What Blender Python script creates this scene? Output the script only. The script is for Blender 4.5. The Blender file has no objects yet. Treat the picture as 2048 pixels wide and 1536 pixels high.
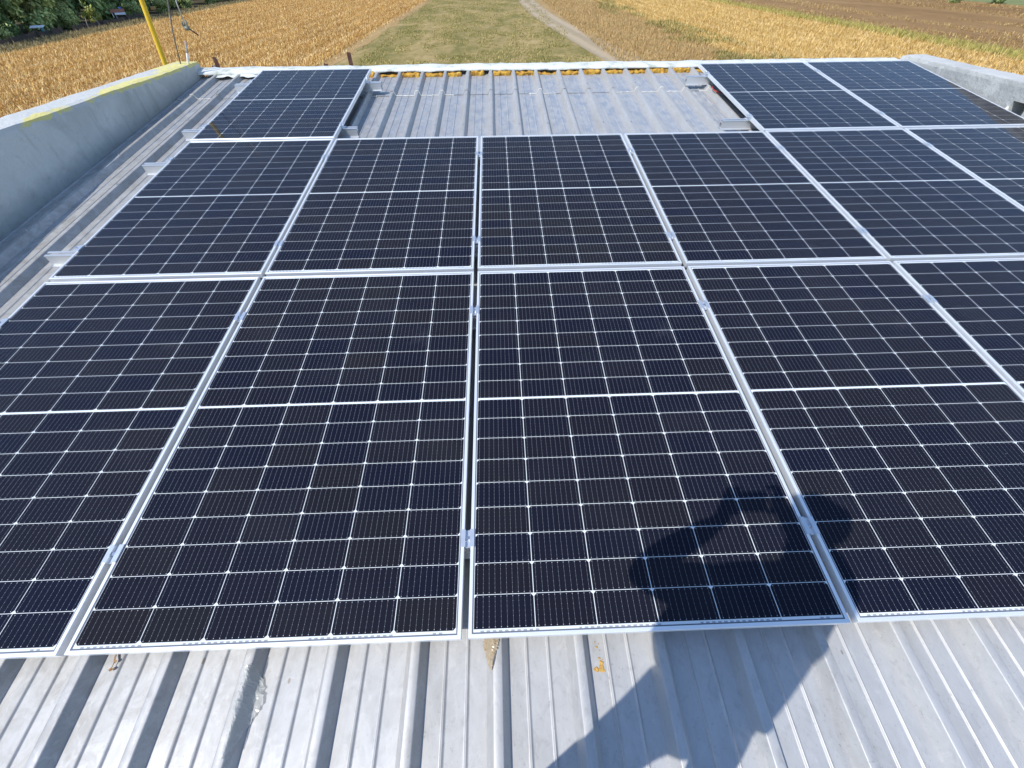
import bpy, bmesh, math, random
import numpy as np
from mathutils import Matrix, Vector, noise as mn

# ------------------------------------------------------------------ scene, camera, light
S = bpy.context.scene
COL = S.collection
SLOPE = math.radians(6.5)                       # roof rises away from the viewer
RM = Matrix.Rotation(SLOPE, 4, 'X')             # roof frame -> world
GZ = -6.61                                      # ground level
random.seed(7)
RNG = np.random.default_rng(7)

cam_d = bpy.data.cameras.new('camera')
cam = bpy.data.objects.new('camera', cam_d)
COL.objects.link(cam)
S.camera = cam
cam_d.sensor_width = 36.0
cam_d.lens = 36.0 * 827.93 / 2048.0
cam_d.clip_start = 0.01
cam_d.clip_end = 3000
_r = Vector((0.99937779, -0.03511978, -0.00326011))
_dn = Vector((-0.02974338, -0.78947624, -0.61306003))
_f = Vector((0.01895675, 0.61277555, -0.7900296))
r3 = RM.to_3x3()
cr, cu, cb = r3 @ _r, -(r3 @ _dn), -(r3 @ _f)
cpos = r3 @ Vector((2.451, -0.1595, 1.413))
cam.matrix_world = Matrix(((cr.x, cu.x, cb.x, cpos.x), (cr.y, cu.y, cb.y, cpos.y), (cr.z, cu.z, cb.z, cpos.z), (0, 0, 0, 1)))
CAM_R, CAM_U, CAM_B, CAM_P = cr, cu, cb, cpos

SUN_DIR = Vector((0.477, 0.407, -0.779)).normalized()   # direction the light travels
sd = bpy.data.lights.new('sun', 'SUN')
sd.energy = 2.95
sd.angle = math.radians(0.55)
sd.color = (1.0, 0.965, 0.90)
sun = bpy.data.objects.new('sun', sd)
COL.objects.link(sun)
sun.rotation_euler = SUN_DIR.to_track_quat('-Z', 'Y').to_euler()
sun.location = (-10, -8, 20)

world = bpy.data.worlds.new('World')
S.world = world
world.use_nodes = True
wn = world.node_tree
bg = wn.nodes['Background']
sky = wn.nodes.new('ShaderNodeTexSky')
sky.sky_type = 'NISHITA'
sky.sun_disc = False
sky.sun_elevation = math.asin(-SUN_DIR.z)
sky.sun_rotation = math.atan2(-SUN_DIR.x, -SUN_DIR.y)
sky.air_density = 1.0
sky.dust_density = 0.25
sky.ozone_density = 4.0
wn.links.new(sky.outputs[0], bg.inputs[0])
bg.inputs[1].default_value = 0.15
S.view_settings.view_transform = 'Standard'
S.view_settings.look = 'None'
S.view_settings.gamma = 1.0
S.view_settings.exposure = 0.64
S.cycles.max_bounces = 8
S.cycles.use_denoising = True
S.cycles.denoiser = 'OPENIMAGEDENOISE'


# ------------------------------------------------------------------ helpers
class MB:
    """collects faces of one mesh"""
    def __init__(s):
        s.v, s.f, s.m, s.c = [], [], [], []

    def face(s, pts, mi=0, col=None):
        b = len(s.v)
        s.v += [tuple(p) for p in pts]
        s.f.append(tuple(range(b, b + len(pts))))
        s.m.append(mi)
        s.c.append(col)

    def box(s, x0, x1, y0, y1, z0, z1, mi=0):
        b = len(s.v)
        s.v += [(x0, y0, z0), (x1, y0, z0), (x1, y1, z0), (x0, y1, z0), (x0, y0, z1), (x1, y0, z1), (x1, y1, z1), (x0, y1, z1)]
        for q in ((0, 3, 2, 1), (4, 5, 6, 7), (0, 1, 5, 4), (1, 2, 6, 5), (2, 3, 7, 6), (3, 0, 4, 7)):
            s.f.append(tuple(b + i for i in q)); s.m.append(mi); s.c.append(None)

    def prism(s, prof, a0, a1, axis='x', mi=0):
        """closed 2-D profile extruded along an axis; profile in the two other axes"""
        def P(a, p):
            return (a, p[0], p[1]) if axis == 'x' else ((p[0], a, p[1]) if axis == 'y' else (p[0], p[1], a))
        b, n = len(s.v), len(prof)
        s.v += [P(a0, p) for p in prof] + [P(a1, p) for p in prof]
        for i in range(n):
            j = (i + 1) % n
            s.f.append((b + i, b + j, b + n + j, b + n + i)); s.m.append(mi); s.c.append(None)
        s.f.append(tuple(b + i for i in reversed(range(n)))); s.m.append(mi); s.c.append(None)
        s.f.append(tuple(b + n + i for i in range(n))); s.m.append(mi); s.c.append(None)

    def tube(s, path, rad, n=10, mi=0, cap=True):
        path = [Vector(p) for p in path]
        rads = rad if isinstance(rad, (list, tuple)) else [rad] * len(path)
        b = len(s.v)
        up = None
        for i, p in enumerate(path):
            d = (path[min(i + 1, len(path) - 1)] - path[max(i - 1, 0)]).normalized()
            if up is None:
                up = d.orthogonal().normalized()
            up = (up - d * up.dot(d)).normalized()
            sd_ = d.cross(up)
            for k in range(n):
                a = 2 * math.pi * k / n
                s.v.append(tuple(p + (up * math.cos(a) + sd_ * math.sin(a)) * rads[i]))
        for i in range(len(path) - 1):
            for k in range(n):
                k2 = (k + 1) % n
                s.f.append((b + i * n + k, b + i * n + k2, b + (i + 1) * n + k2, b + (i + 1) * n + k)); s.m.append(mi); s.c.append(None)
        if cap:
            s.f.append(tuple(b + k for k in reversed(range(n)))); s.m.append(mi); s.c.append(None)
            e = b + (len(path) - 1) * n
            s.f.append(tuple(e + k for k in range(n))); s.m.append(mi); s.c.append(None)

    def grid(s, fn, nu, nv, mi=0, closed_u=False):
        b = len(s.v)
        for j in range(nv):
            for i in range(nu):
                s.v.append(tuple(fn(i, j)))
        for j in range(nv - 1):
            for i in range(nu if closed_u else nu - 1):
                i2 = (i + 1) % nu
                s.f.append((b + j * nu + i, b + j * nu + i2, b + (j + 1) * nu + i2, b + (j + 1) * nu + i)); s.m.append(mi); s.c.append(None)

    def mesh(s, name, mats, smooth=False, colname=None):
        me = bpy.data.meshes.new(name)
        me.from_pydata(s.v, [], s.f)
        for m in (mats if isinstance(mats, (list, tuple)) else [mats]):
            me.materials.append(m)
        me.polygons.foreach_set('material_index', s.m)
        if smooth:
            me.polygons.foreach_set('use_smooth', [True] * len(s.f))
        if colname:
            at = me.attributes.new(colname, 'FLOAT_COLOR', 'FACE')
            a = np.array([(c if c is not None else (0.5, 0.5, 0.5, 1)) for c in s.c], dtype=np.float32)
            at.data.foreach_set('color', a.ravel())
        me.update()
        return me


def link(name, me, parent=None, mat=None):
    o = bpy.data.objects.new(name, me)
    COL.objects.link(o)
    if parent is not None:
        o.parent = parent
    if mat is not None:
        o.matrix_local = mat
    return o


def tag(o, label=None, cat=None, group=None, kind=None):
    if label: o['label'] = label
    if cat: o['category'] = cat
    if group: o['group'] = group
    if kind: o['kind'] = kind
    return o


def empty(name, mat, label, cat, group=None):
    o = bpy.data.objects.new(name, None)
    COL.objects.link(o)
    o.empty_display_size = 0.1
    o.matrix_world = mat
    return tag(o, label, cat, group)


def dup(root, mat, label=None):
    c = root.copy(); COL.objects.link(c); c.matrix_world = mat
    if label: c['label'] = label
    for ch in list(root.children):
        d = ch.copy(); COL.objects.link(d); d.parent = c; d.matrix_parent_inverse = ch.matrix_parent_inverse.copy()
        for g in list(ch.children):
            e = g.copy(); COL.objects.link(e); e.parent = d; e.matrix_parent_inverse = g.matrix_parent_inverse.copy()
    return c


def np_mesh(name, V, quads, mat, cols=None, smooth=False):
    me = bpy.data.meshes.new(name)
    V = np.ascontiguousarray(V, dtype=np.float32)
    quads = np.ascontiguousarray(quads, dtype=np.int32)
    k = quads.shape[1]
    me.vertices.add(len(V)); me.vertices.foreach_set('co', V.ravel())
    me.loops.add(quads.size); me.loops.foreach_set('vertex_index', quads.ravel())
    me.polygons.add(len(quads))
    me.polygons.foreach_set('loop_start', np.arange(0, quads.size, k, dtype=np.int32))
    me.update(calc_edges=True)
    me.validate()
    if cols is not None:
        at = me.attributes.new('tint', 'FLOAT_COLOR', 'FACE')
        c = np.ones((len(quads), 4), dtype=np.float32); c[:, :3] = cols
        at.data.foreach_set('color', c.ravel())
    if smooth:
        me.polygons.foreach_set('use_smooth', np.ones(len(quads), dtype=bool))
    me.materials.append(mat)
    return me


# ---- materials
class NT:
    def __init__(s, name):
        s.m = bpy.data.materials.new(name); s.m.use_nodes = True
        s.t = s.m.node_tree; s.b = s.t.nodes['Principled BSDF']

    def n(s, typ, **kw):
        nd = s.t.nodes.new('ShaderNode' + typ)
        for k, v in kw.items():
            setattr(nd, k, v)
        return nd

    def l(s, a, b):
        s.t.links.new(a, b)

    def val(s, x, sock):
        if isinstance(x, (int, float)): sock.default_value = x
        elif isinstance(x, tuple): sock.default_value = x if len(x) == len(sock.default_value) else (*x, 1)
        else: s.l(x, sock)

    def math(s, op, a, b=None, clamp=False):
        nd = s.n('Math', operation=op, use_clamp=clamp)
        s.val(a, nd.inputs[0])
        if b is not None: s.val(b, nd.inputs[1])
        return nd.outputs[0]

    def obj(s):
        return s.n('TexCoord').outputs['Object']

    def sep(s, v):
        nd = s.n('SeparateXYZ'); s.l(v, nd.inputs[0]); return nd.outputs

    def mapping(s, v, scale=(1, 1, 1), loc=(0, 0, 0)):
        nd = s.n('Mapping'); s.l(v, nd.inputs[0]); nd.inputs['Scale'].default_value = scale; nd.inputs['Location'].default_value = loc
        return nd.outputs[0]

    def noise(s, v, scale, detail=4, rough=0.55, dist=0.0):
        nd = s.n('TexNoise'); s.l(v, nd.inputs['Vector'])
        nd.inputs['Scale'].default_value = scale; nd.inputs['Detail'].default_value = detail
        nd.inputs['Roughness'].default_value = rough; nd.inputs['Distortion'].default_value = dist
        return nd.outputs[0]

    def ramp(s, f, stops):
        nd = s.n('ValToRGB'); s.l(f, nd.inputs[0])
        e = nd.color_ramp.elements
        while len(e) < len(stops): e.new(0.5)
        for el, (p, c) in zip(e, stops):
            el.position = p; el.color = (c, c, c, 1) if isinstance(c, (int, float)) else (*c, 1)
        return nd.outputs[0]

    def mix(s, f, a, b, mode='MIX'):
        nd = s.n('Mix', data_type='RGBA', blend_type=mode)
        s.val(f, nd.inputs[0]); s.val(a, nd.inputs[6]); s.val(b, nd.inputs[7])
        return nd.outputs[2]

    def attr(s, name):
        return s.n('Attribute', attribute_name=name).outputs['Color']

    def bump(s, h, strength=0.3, dist=0.01):
        nd = s.n('Bump'); s.l(h, nd.inputs['Height']); nd.inputs['Strength'].default_value = strength; nd.inputs['Distance'].default_value = dist
        s.l(nd.outputs[0], s.b.inputs['Normal'])

    def set(s, **kw):
        for k, v in kw.items():
            s.val(v, s.b.inputs[k.replace('_', ' ')])
        return s.m


def plain(name, col, rough=0.6, metal=0.0, var=0.12, scale=6.0, bump=0.0, bscale=60.0):
    t = NT(name)
    v = t.obj()
    n = t.noise(v, scale, 5)
    lo = tuple(c * (1 - var) for c in col); hi = tuple(min(1, c * (1 + var)) for c in col)
    t.set(Base_Color=t.ramp(n, [(0.3, lo), (0.7, hi)]), Roughness=rough, Metallic=metal)
    if bump:
        t.bump(t.noise(v, bscale, 6), bump, 0.01)
    return t.m


# aluminium frame
t = NT('anodised_aluminium'); v = t.obj()
M_ALU = t.set(Base_Color=t.ramp(t.noise(v, 3, 4), [(0.3, (0.80, 0.81, 0.82)), (0.7, (0.88, 0.885, 0.89))]), Metallic=0.45, Roughness=0.38)
t = NT('mill_aluminium'); v = t.mapping(t.obj(), (1.5, 30, 30))
M_RAIL = t.set(Base_Color=t.ramp(t.noise(v, 3, 4), [(0.3, (0.66, 0.67, 0.68)), (0.7, (0.78, 0.785, 0.79))]), Metallic=0.7, Roughness=0.4)
t = NT('clamp_aluminium'); v = t.obj()
M_CLAMP = t.set(Base_Color=t.ramp(t.noise(v, 40, 3), [(0.3, (0.70, 0.72, 0.74)), (0.7, (0.82, 0.83, 0.84))]), Metallic=0.75, Roughness=0.33)
M_BOLT = plain('stainless_bolt', (0.62, 0.63, 0.65), 0.28, 0.95, 0.1, 200)

# ---- solar laminate materials
PW, PL = 1.1395, 1.7265
CW, CH, CG, CGX = 0.1826, 0.0913, 0.0018, 0.0024
MX = (PW - 6 * CW - 5 * CGX) / 2
CMID = 0.010
MY = (PL - 18 * CH - 16 * CG - CMID) / 2


def glassy(t, spec=0.5):
    """solar glass on top of what the material already is"""
    v = t.obj()
    dust = t.noise(v, 2.2, 6, 0.6)
    t.set(Coat_Weight=0.74, Coat_Roughness=t.ramp(dust, [(0.35, 0.035), (0.75, 0.10)]), Coat_IOR=1.25)
    t.b.inputs['Specular IOR Level'].default_value = 0.0
    return dust


t = NT('solar_cell')
uv = t.n('UVMap', uv_map='cell').outputs[0]
su = t.sep(uv)
U, V_ = su[0], su[1]
tint = t.sep(t.attr('tint'))
oi = t.n('ObjectInfo').outputs['Random']
PITCHB = CW / 10
fu = t.math('FRACT', t.math('DIVIDE', U, PITCHB))                         # 0..1 within one busbar pitch
du = t.math('MULTIPLY', t.math('ABSOLUTE', t.math('SUBTRACT', fu, 0.5)), PITCHB)
bus = t.math('SUBTRACT', 1.0, t.math('DIVIDE', t.math('SUBTRACT', du, 0.00014), 0.00012), True)
fv = t.math('FRACT', t.math('DIVIDE', t.math('SUBTRACT', V_, 0.0045), (CH - 0.009) / 6))
dv = t.math('MULTIPLY', t.math('SUBTRACT', 0.5, t.math('ABSOLUTE', t.math('SUBTRACT', fv, 0.5))), (CH - 0.009) / 6)
rr = t.math('SQRT', t.math('ADD', t.math('MULTIPLY', du, du), t.math('MULTIPLY', dv, dv)))
endz = t.math('MAXIMUM', t.math('LESS_THAN', V_, 0.009), t.math('GREATER_THAN', V_, CH - 0.009))
rad = t.math('ADD', 0.0004, t.math('MULTIPLY', endz, 0.00055))
pad = t.math('SUBTRACT', 1.0, t.math('DIVIDE', t.math('SUBTRACT', rr, rad), 0.0003), True)
lines = t.math('MAXIMUM', t.math('MULTIPLY', bus, 0.40), t.math('MULTIPLY', pad, 0.8))
fing = t.math('FRACT', t.math('DIVIDE', V_, 0.0013))
base = t.mix(tint[0], (0.0074, 0.0086, 0.0185), (0.0145, 0.0134, 0.0158))
base = t.mix(t.math('MULTIPLY', tint[1], 0.28), base, (0.0155, 0.0125, 0.0110))
base = t.mix(t.math('MULTIPLY', oi, 0.3), base, (0.0050, 0.0070, 0.0200))
dust = glassy(t)
base = t.mix(t.math('MULTIPLY', t.ramp(dust, [(0.48, 0.0), (0.8, 1.0)]), 0.035), base, (0.20, 0.19, 0.18))
vs = t.n('TexVoronoi', feature='F1'); t.l(t.obj(), vs.inputs['Vector']); vs.inputs['Scale'].default_value = 26
rsel = t.sep(vs.outputs['Color'])
oio = t.math('FRACT', t.math('ADD', t.math('MULTIPLY', oi, 7.3), rsel[0]))
spk = t.math('MULTIPLY', t.math('LESS_THAN', vs.outputs['Distance'], t.math('MULTIPLY', rsel[1], 0.055)), t.math('GREATER_THAN', oio, 0.93))
nsm = t.noise(t.mapping(t.obj(), (1.4, 0.8, 1), (2, 5, 0)), 3.2, 5, 0.6, 1.0)
smear = t.math('MULTIPLY', t.ramp(nsm, [(0.64, 0.0), (0.76, 1.0)]), 0.045)
base = t.mix(smear, base, (0.26, 0.26, 0.28))
base = t.mix(t.math('MULTIPLY', spk, 0.75), base, (0.55, 0.54, 0.50))
M_CELL = t.set(Base_Color=t.mix(lines, base, (0.58, 0.60, 0.64)), Roughness=0.45)

t = NT('white_backsheet')
so = t.sep(t.obj())
dash = t.math('MULTIPLY', t.math('GREATER_THAN', t.math('SINE', t.math('MULTIPLY', so[0], 345.0)), -0.25), 1.0)
brk = t.math('GREATER_THAN', t.math('SINE', t.math('MULTIPLY', so[0], 17.3)), -0.55)
yb = t.math('MULTIPLY', t.math('GREATER_THAN', so[1], 0.0145), t.math('LESS_THAN', so[1], 0.0185))
xb = t.math('MULTIPLY', t.math('GREATER_THAN', so[0], 0.03), t.math('LESS_THAN', so[0], PW - 0.05))
pr = t.math('MULTIPLY', t.math('MULTIPLY', yb, xb), t.math('MULTIPLY', dash, brk))
glassy(t)
M_BACK = t.set(Base_Color=t.mix(t.math('MULTIPLY', pr, 0.75), (0.68, 0.71, 0.715), (0.20, 0.21, 0.25)), Roughness=0.5)
M_UNDER = plain('panel_underside', (0.6, 0.6, 0.6), 0.6)
M_GASK = plain('grey_gasket', (0.11, 0.12, 0.15), 0.6)
M_BLACK = plain('black_plastic', (0.012, 0.012, 0.013), 0.45, 0, 0.2, 30)

# ---- roof sheet
RIBH, PITCH, RB0 = 0.041, 0.2535, 2.440
t = NT('galvanised_roof_sheet')
v = t.obj()
so = t.sep(v)
cl = t.n('TexWhiteNoise', noise_dimensions='1D')
t.l(t.math('FLOOR', t.math('DIVIDE', t.math('ADD', so[0], 5.0), 1.016)), cl.inputs['W'])
sheet = cl.outputs[0]
n1 = t.noise(t.mapping(v, (1, 0.35, 1)), 5.5, 7, 0.62, 0.6)
n2 = t.noise(t.mapping(v, (1, 0.6, 1), (3, 7, 0)), 38, 5, 0.6, 0.8)
n3 = t.noise(t.mapping(v, (9, 0.6, 1), (1, 2, 0)), 3.5, 5, 0.6)
colr = t.ramp(n1, [(0.28, (0.39, 0.38, 0.36)), (0.5, (0.485, 0.475, 0.455)), (0.72, (0.40, 0.40, 0.40))])
colr = t.mix(t.ramp(n2, [(0.52, 0.0), (0.72, 0.35)]), colr, (0.54, 0.54, 0.53))
colr = t.mix(t.ramp(n2, [(0.24, 0.5), (0.44, 0.0)]), colr, (0.25, 0.24, 0.225))
colr = t.mix(t.ramp(n3, [(0.58, 0.0), (0.74, 0.25)]), colr, (0.33, 0.30, 0.255))
# spangled blue-grey patches and tan dirt on the upper, older end
n4 = t.noise(t.mapping(v, (1, 0.55, 1), (5, 1, 0)), 15.0, 5, 0.62, 0.1)
upm = t.n('MapRange'); t.l(so[1], upm.inputs[0]); upm.inputs[1].default_value = 3.0; upm.inputs[2].default_value = 4.0
# dirt gathers along the foot of the ribs, the middle of each pan is washed cleaner
phs = t.math('FRACT', t.math('DIVIDE', t.math('SUBTRACT', so[0], RB0 - 10 * PITCH), PITCH))
pc = t.math('ABSOLUTE', t.math('SUBTRACT', phs, 0.37))
pan_mid = t.ramp(pc, [(0.20, 1.0), (0.33, 0.0)])
blue = t.math('MULTIPLY', t.math('MULTIPLY', upm.outputs[0], pan_mid), t.ramp(n4, [(0.40, 0.05), (0.62, 0.8)]))
colr = t.mix(blue, colr, (0.255, 0.285, 0.33))
foot = t.math('MULTIPLY', t.ramp(pc, [(0.24, 0.0), (0.34, 1.0)]), t.ramp(n3, [(0.35, 0.1), (0.65, 0.75)]))
colr = t.mix(t.math('MULTIPLY', foot, t.math('ADD', 0.06, t.math('MULTIPLY', upm.outputs[0], 0.6))), colr, (0.37, 0.325, 0.26))
tan = t.math('MULTIPLY', upm.outputs[0], t.ramp(n4, [(0.30, 0.4), (0.44, 0.0)]))
colr = t.mix(tan, colr, (0.36, 0.31, 0.245))
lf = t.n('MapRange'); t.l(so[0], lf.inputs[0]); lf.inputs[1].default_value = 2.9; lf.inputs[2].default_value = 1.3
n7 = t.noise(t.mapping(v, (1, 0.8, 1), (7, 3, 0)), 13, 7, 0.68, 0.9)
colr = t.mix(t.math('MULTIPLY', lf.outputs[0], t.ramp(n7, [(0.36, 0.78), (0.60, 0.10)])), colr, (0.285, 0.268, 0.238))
colr = t.mix(t.math('MULTIPLY', sheet, 0.22), colr, (0.33, 0.35, 0.39))
vor = t.n('TexVoronoi', feature='F1'); t.l(t.mapping(v, (1, 0.5, 1)), vor.inputs['Vector']); vor.inputs['Scale'].default_value = 11
spot = t.math('MULTIPLY', t.math('LESS_THAN', vor.outputs[0], 0.055), t.math('GREATER_THAN', n1, 0.5))
colr = t.mix(t.math('MULTIPLY', spot, 0.7), colr, (0.22, 0.17, 0.13))
wv = t.n('TexWave', wave_type='BANDS', bands_direction='DIAGONAL'); t.l(t.mapping(v, (1, .4, 1)), wv.inputs['Vector'])
wv.inputs['Scale'].default_value = 2.0; wv.inputs['Distortion'].default_value = 26; wv.inputs['Detail'].default_value = 4; wv.inputs['Detail Scale'].default_value = 2.2
n5 = t.noise(t.mapping(v, (1, 0.7, 1), (2, 9, 0)), 130, 3, 0.7)
colr = t.mix(t.math('MULTIPLY', t.ramp(n5, [(0.62, 0.0), (0.70, 0.55)]), t.ramp(n1, [(0.35, 1.0), (0.6, 0.25)])), colr, (0.16, 0.14, 0.12))
n6 = t.noise(t.mapping(v, (1, 0.5, 1), (4, 4, 0)), 24, 6, 0.7, 1.5)
colr = t.mix(t.ramp(n6, [(0.56, 0.0), (0.66, 0.35)]), colr, (0.56, 0.55, 0.53))
scr = t.math('MULTIPLY', t.ramp(wv.outputs['Fac'], [(0.985, 0.0), (1.0, 1.0)]), t.ramp(n1, [(0.5, 0.0), (0.65, 0.22)]))
colr = t.mix(scr, colr, (0.58, 0.58, 0.57))
M_ROOF = t.set(Base_Color=colr, Metallic=0.24, Roughness=t.ramp(n1, [(0.3, 0.40), (0.7, 0.54)]))
t.bump(t.math('ADD', t.math('MULTIPLY', n1, 0.8), t.math('MULTIPLY', n2, 0.12)), 0.10, 0.01)

# ---- plaster
def plaster(name, yellow):
    t = NT(name); v = t.obj(); so = t.sep(v)
    n1 = t.noise(v, 2.3, 7, 0.6, 0.4); n2 = t.noise(v, 16, 6, 0.65); n3 = t.noise(t.mapping(v, (1, 0.5, 1)), 2.4, 6, 0.62, 0.5)
    c = t.ramp(n1, [(0.28, (0.33, 0.33, 0.315)), (0.5, (0.42, 0.42, 0.395)), (0.75, (0.48, 0.475, 0.445))])
    if yellow: c = t.mix(0.55, c, t.ramp(t.noise(v, 0.9, 4, 0.6, 0.8), [(0.36, (0.42, 0.435, 0.42)), (0.64, (0.68, 0.685, 0.65))]))
    c = t.mix(t.ramp(n2, [(0.25, 0.4), (0.42, 0.0)]), c, (0.28, 0.28, 0.275))
    drip = t.noise(t.mapping(v, (1, 7.0, 0.8), (0, 3, 1)), 1.6, 6, 0.65)
    c = t.mix(t.ramp(drip, [(0.54, 0.0), (0.70, 0.45)]), c, (0.25, 0.25, 0.235))
    pat = t.noise(v, 5.0, 3, 0.5, 0.3)
    c = t.mix(t.ramp(pat, [(0.57, 0.0), (0.60, 0.35)]), c, (0.60, 0.60, 0.57))
    # top: pale limewash and, on one wall, flaking yellow paint that laps over the edge
    up = t.n('MapRange'); t.l(t.math('ADD', so[2], t.math('MULTIPLY', t.math('SUBTRACT', n2, 0.5), 0.06)), up.inputs[0])
    up.inputs[1].default_value = 0.590; up.inputs[2].default_value = 0.600
    c = t.mix(t.math('MULTIPLY', up.outputs[0], t.ramp(n1, [(0.3, 0.45), (0.6, 0.9)])), c, (0.50, 0.495, 0.47))
    if yellow:
        wx = t.n('MapRange'); t.l(so[0], wx.inputs[0]); wx.inputs[1].default_value = -1.06; wx.inputs[2].default_value = -0.84
        far = t.n('MapRange'); t.l(so[1], far.inputs[0]); far.inputs[1].default_value = 5.0; far.inputs[2].default_value = 5.3
        bias = t.math('ADD', t.math('MULTIPLY', wx.outputs[0], 0.17), t.math('MULTIPLY', far.outputs[0], 0.16))
        ym = t.ramp(t.math('ADD', n3, t.math('SUBTRACT', bias, 0.055)), [(0.50, 0.0), (0.53, 1.0)])
        up2 = t.n('MapRange'); t.l(t.math('ADD', so[2], t.math('MULTIPLY', t.math('SUBTRACT', n2, 0.5), 0.10)), up2.inputs[0])
        up2.inputs[1].default_value = 0.596; up2.inputs[2].default_value = 0.606
        flake = t.ramp(n2, [(0.36, 0.0), (0.44, 1.0)])
        c = t.mix(t.math('MULTIPLY', t.math('MULTIPLY', ym, up2.outputs[0]), flake), c, t.mix(n2, (0.58, 0.48, 0.10), (0.68, 0.63, 0.30)))
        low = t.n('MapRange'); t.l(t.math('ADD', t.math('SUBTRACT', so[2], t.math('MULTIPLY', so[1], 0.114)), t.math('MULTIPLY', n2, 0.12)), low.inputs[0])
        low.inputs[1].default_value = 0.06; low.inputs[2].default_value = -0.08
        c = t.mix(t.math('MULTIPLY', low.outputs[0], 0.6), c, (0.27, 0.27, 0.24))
    vo = t.n('TexVoronoi', feature='DISTANCE_TO_EDGE'); wv_ = t.n('VectorMath', operation='ADD'); nz = t.n('TexNoise'); t.l(v, nz.inputs['Vector']); nz.inputs['Scale'].default_value = 3.0
    t.l(v, wv_.inputs[0]); t.l(nz.outputs['Color'], wv_.inputs[1]); t.l(wv_.outputs[0], vo.inputs['Vector']); vo.inputs['Scale'].default_value = 1.3
    crack = t.math('MULTIPLY', t.ramp(vo.outputs[0], [(0.004, 1.0), (0.012, 0.0)]), t.ramp(n1, [(0.55, 0.0), (0.62, 0.0 if yellow else 0.55)]))
    c = t.mix(crack, c, (0.13, 0.13, 0.125))
    t.set(Base_Color=c, Roughness=0.9)
    t.bump(t.math('ADD', t.math('MULTIPLY', t.noise(v, 40, 5, 0.6), 0.5), t.math('MULTIPLY', n2, 1.8)), 0.5, 0.015)
    return t.m


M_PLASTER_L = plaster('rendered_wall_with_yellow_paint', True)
M_PLASTER_R = plaster('rendered_wall', False)
M_WALL = plain('building_wall', (0.45, 0.44, 0.42), 0.9, 0, 0.1, 2, 0.3)
t = NT('polyurethane_foam'); v = t.obj(); n = t.noise(v, 26, 6, 0.65)
M_FOAM = t.set(Base_Color=t.ramp(n, [(0.30, (0.13, 0.055, 0.012)), (0.44, (0.42, 0.20, 0.022)), (0.58, (0.58, 0.34, 0.04)), (0.75, (0.60, 0.46, 0.14))]), Roughness=0.85)
t.bump(t.noise(v, 70, 6, 0.65), 0.9, 0.012)
t = NT('white_ridge_membrane'); v = t.obj(); n = t.noise(v, 9, 6, 0.6)
M_CAP = t.set(Base_Color=t.ramp(n, [(0.28, (0.36, 0.38, 0.32)), (0.48, (0.60, 0.61, 0.575)), (0.8, (0.68, 0.68, 0.665))]), Roughness=0.8)
t.bump(t.noise(v, 30, 6), 0.5, 0.015)
M_SEAL = plain('lap_sealant', (0.60, 0.585, 0.54), 0.8, 0, 0.2, 20, 0.5, 40)


# ------------------------------------------------------------------ the building: roof, parapets, ridge
def mapz(mat):  # roof-frame matrix
    return RM @ mat


ZP = -0.142            # pan level below the top of the panels (roof frame)
XL, XR = -0.86, 7.16


def roof_profile():
    """(x, z) points across the sheet"""
    pts = []
    k0 = math.floor((XL - RB0) / PITCH) - 1
    k1 = math.ceil((XR - RB0) / PITCH) + 1
    for k in range(k0, k1):
        b = RB0 + k * PITCH           # right base of the rib before this pan
        pts += [(b, 0), (b + 0.004, 0)]
        pan = PITCH - 0.069
        for fmr in (0.31, 0.68):
            m = b + pan * fmr
            pts.append((m - 0.0085, 0))
            pts += [(m + 0.0065 * q / 4, 0.0052 * (0.5 + 0.5 * math.cos(math.pi * q / 4))) for q in range(-4, 5)]
            pts.append((m + 0.0085, 0))
        e = b + pan
        pts += [(e - 0.004, 0), (e, 0), (e + 0.0190, RIBH - 0.0025), (e + 0.0205, RIBH), (e + 0.0230, RIBH + 0.001), (e + 0.0460, RIBH + 0.001), (e + 0.0485, RIBH), (e + 0.0500, RIBH - 0.0025)]
    return [p for p in pts if XL <= p[0] <= XR]


PROF = roof_profile()


def roof_sheet(name, y0, y1, z, ny, parent, wob=0.0025):
    mb = MB()
    n = len(PROF)

    def fn(i, j):
        x, dz = PROF[i]
        y = y0 + (y1 - y0) * j / (ny - 1)
        w = mn.noise(Vector((x * 1.3, y * 0.8, 3.1))) * wob
        wx = mn.noise(Vector((round(x / PITCH) * 2.0, y * 0.9, 8.0))) * 0.0022
        return (x + wx, y, z + dz + w)
    mb.grid(fn, n, ny)
    def fn2(i, j):                   # turned-down lower edge gives the sheet its thickness
        x, y, zz = fn(i, 0)
        return (x, y, zz - (0.0012 if j == 0 else 0.0))
    mb.grid(fn2, n, 2)
    me = mb.mesh(name, M_ROOF, True)
    me.set_sharp_from_angle(angle=math.radians(50))
    return link(name, me, parent, RM)


B = empty('building', Matrix.Identity(4), 'low metal-roofed building with rendered parapets that carries all the solar panels', 'building')
LAP = 4.86
rs1 = roof_sheet('roof_sheet', -4.6, LAP + 0.12, ZP, 60, B)
rs2 = roof_sheet('roof_sheet', LAP, 5.56, ZP + 0.0045, 12, B)
rs2['label'] = 'short upper roof sheet lapped over the long one below the ridge'

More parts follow.
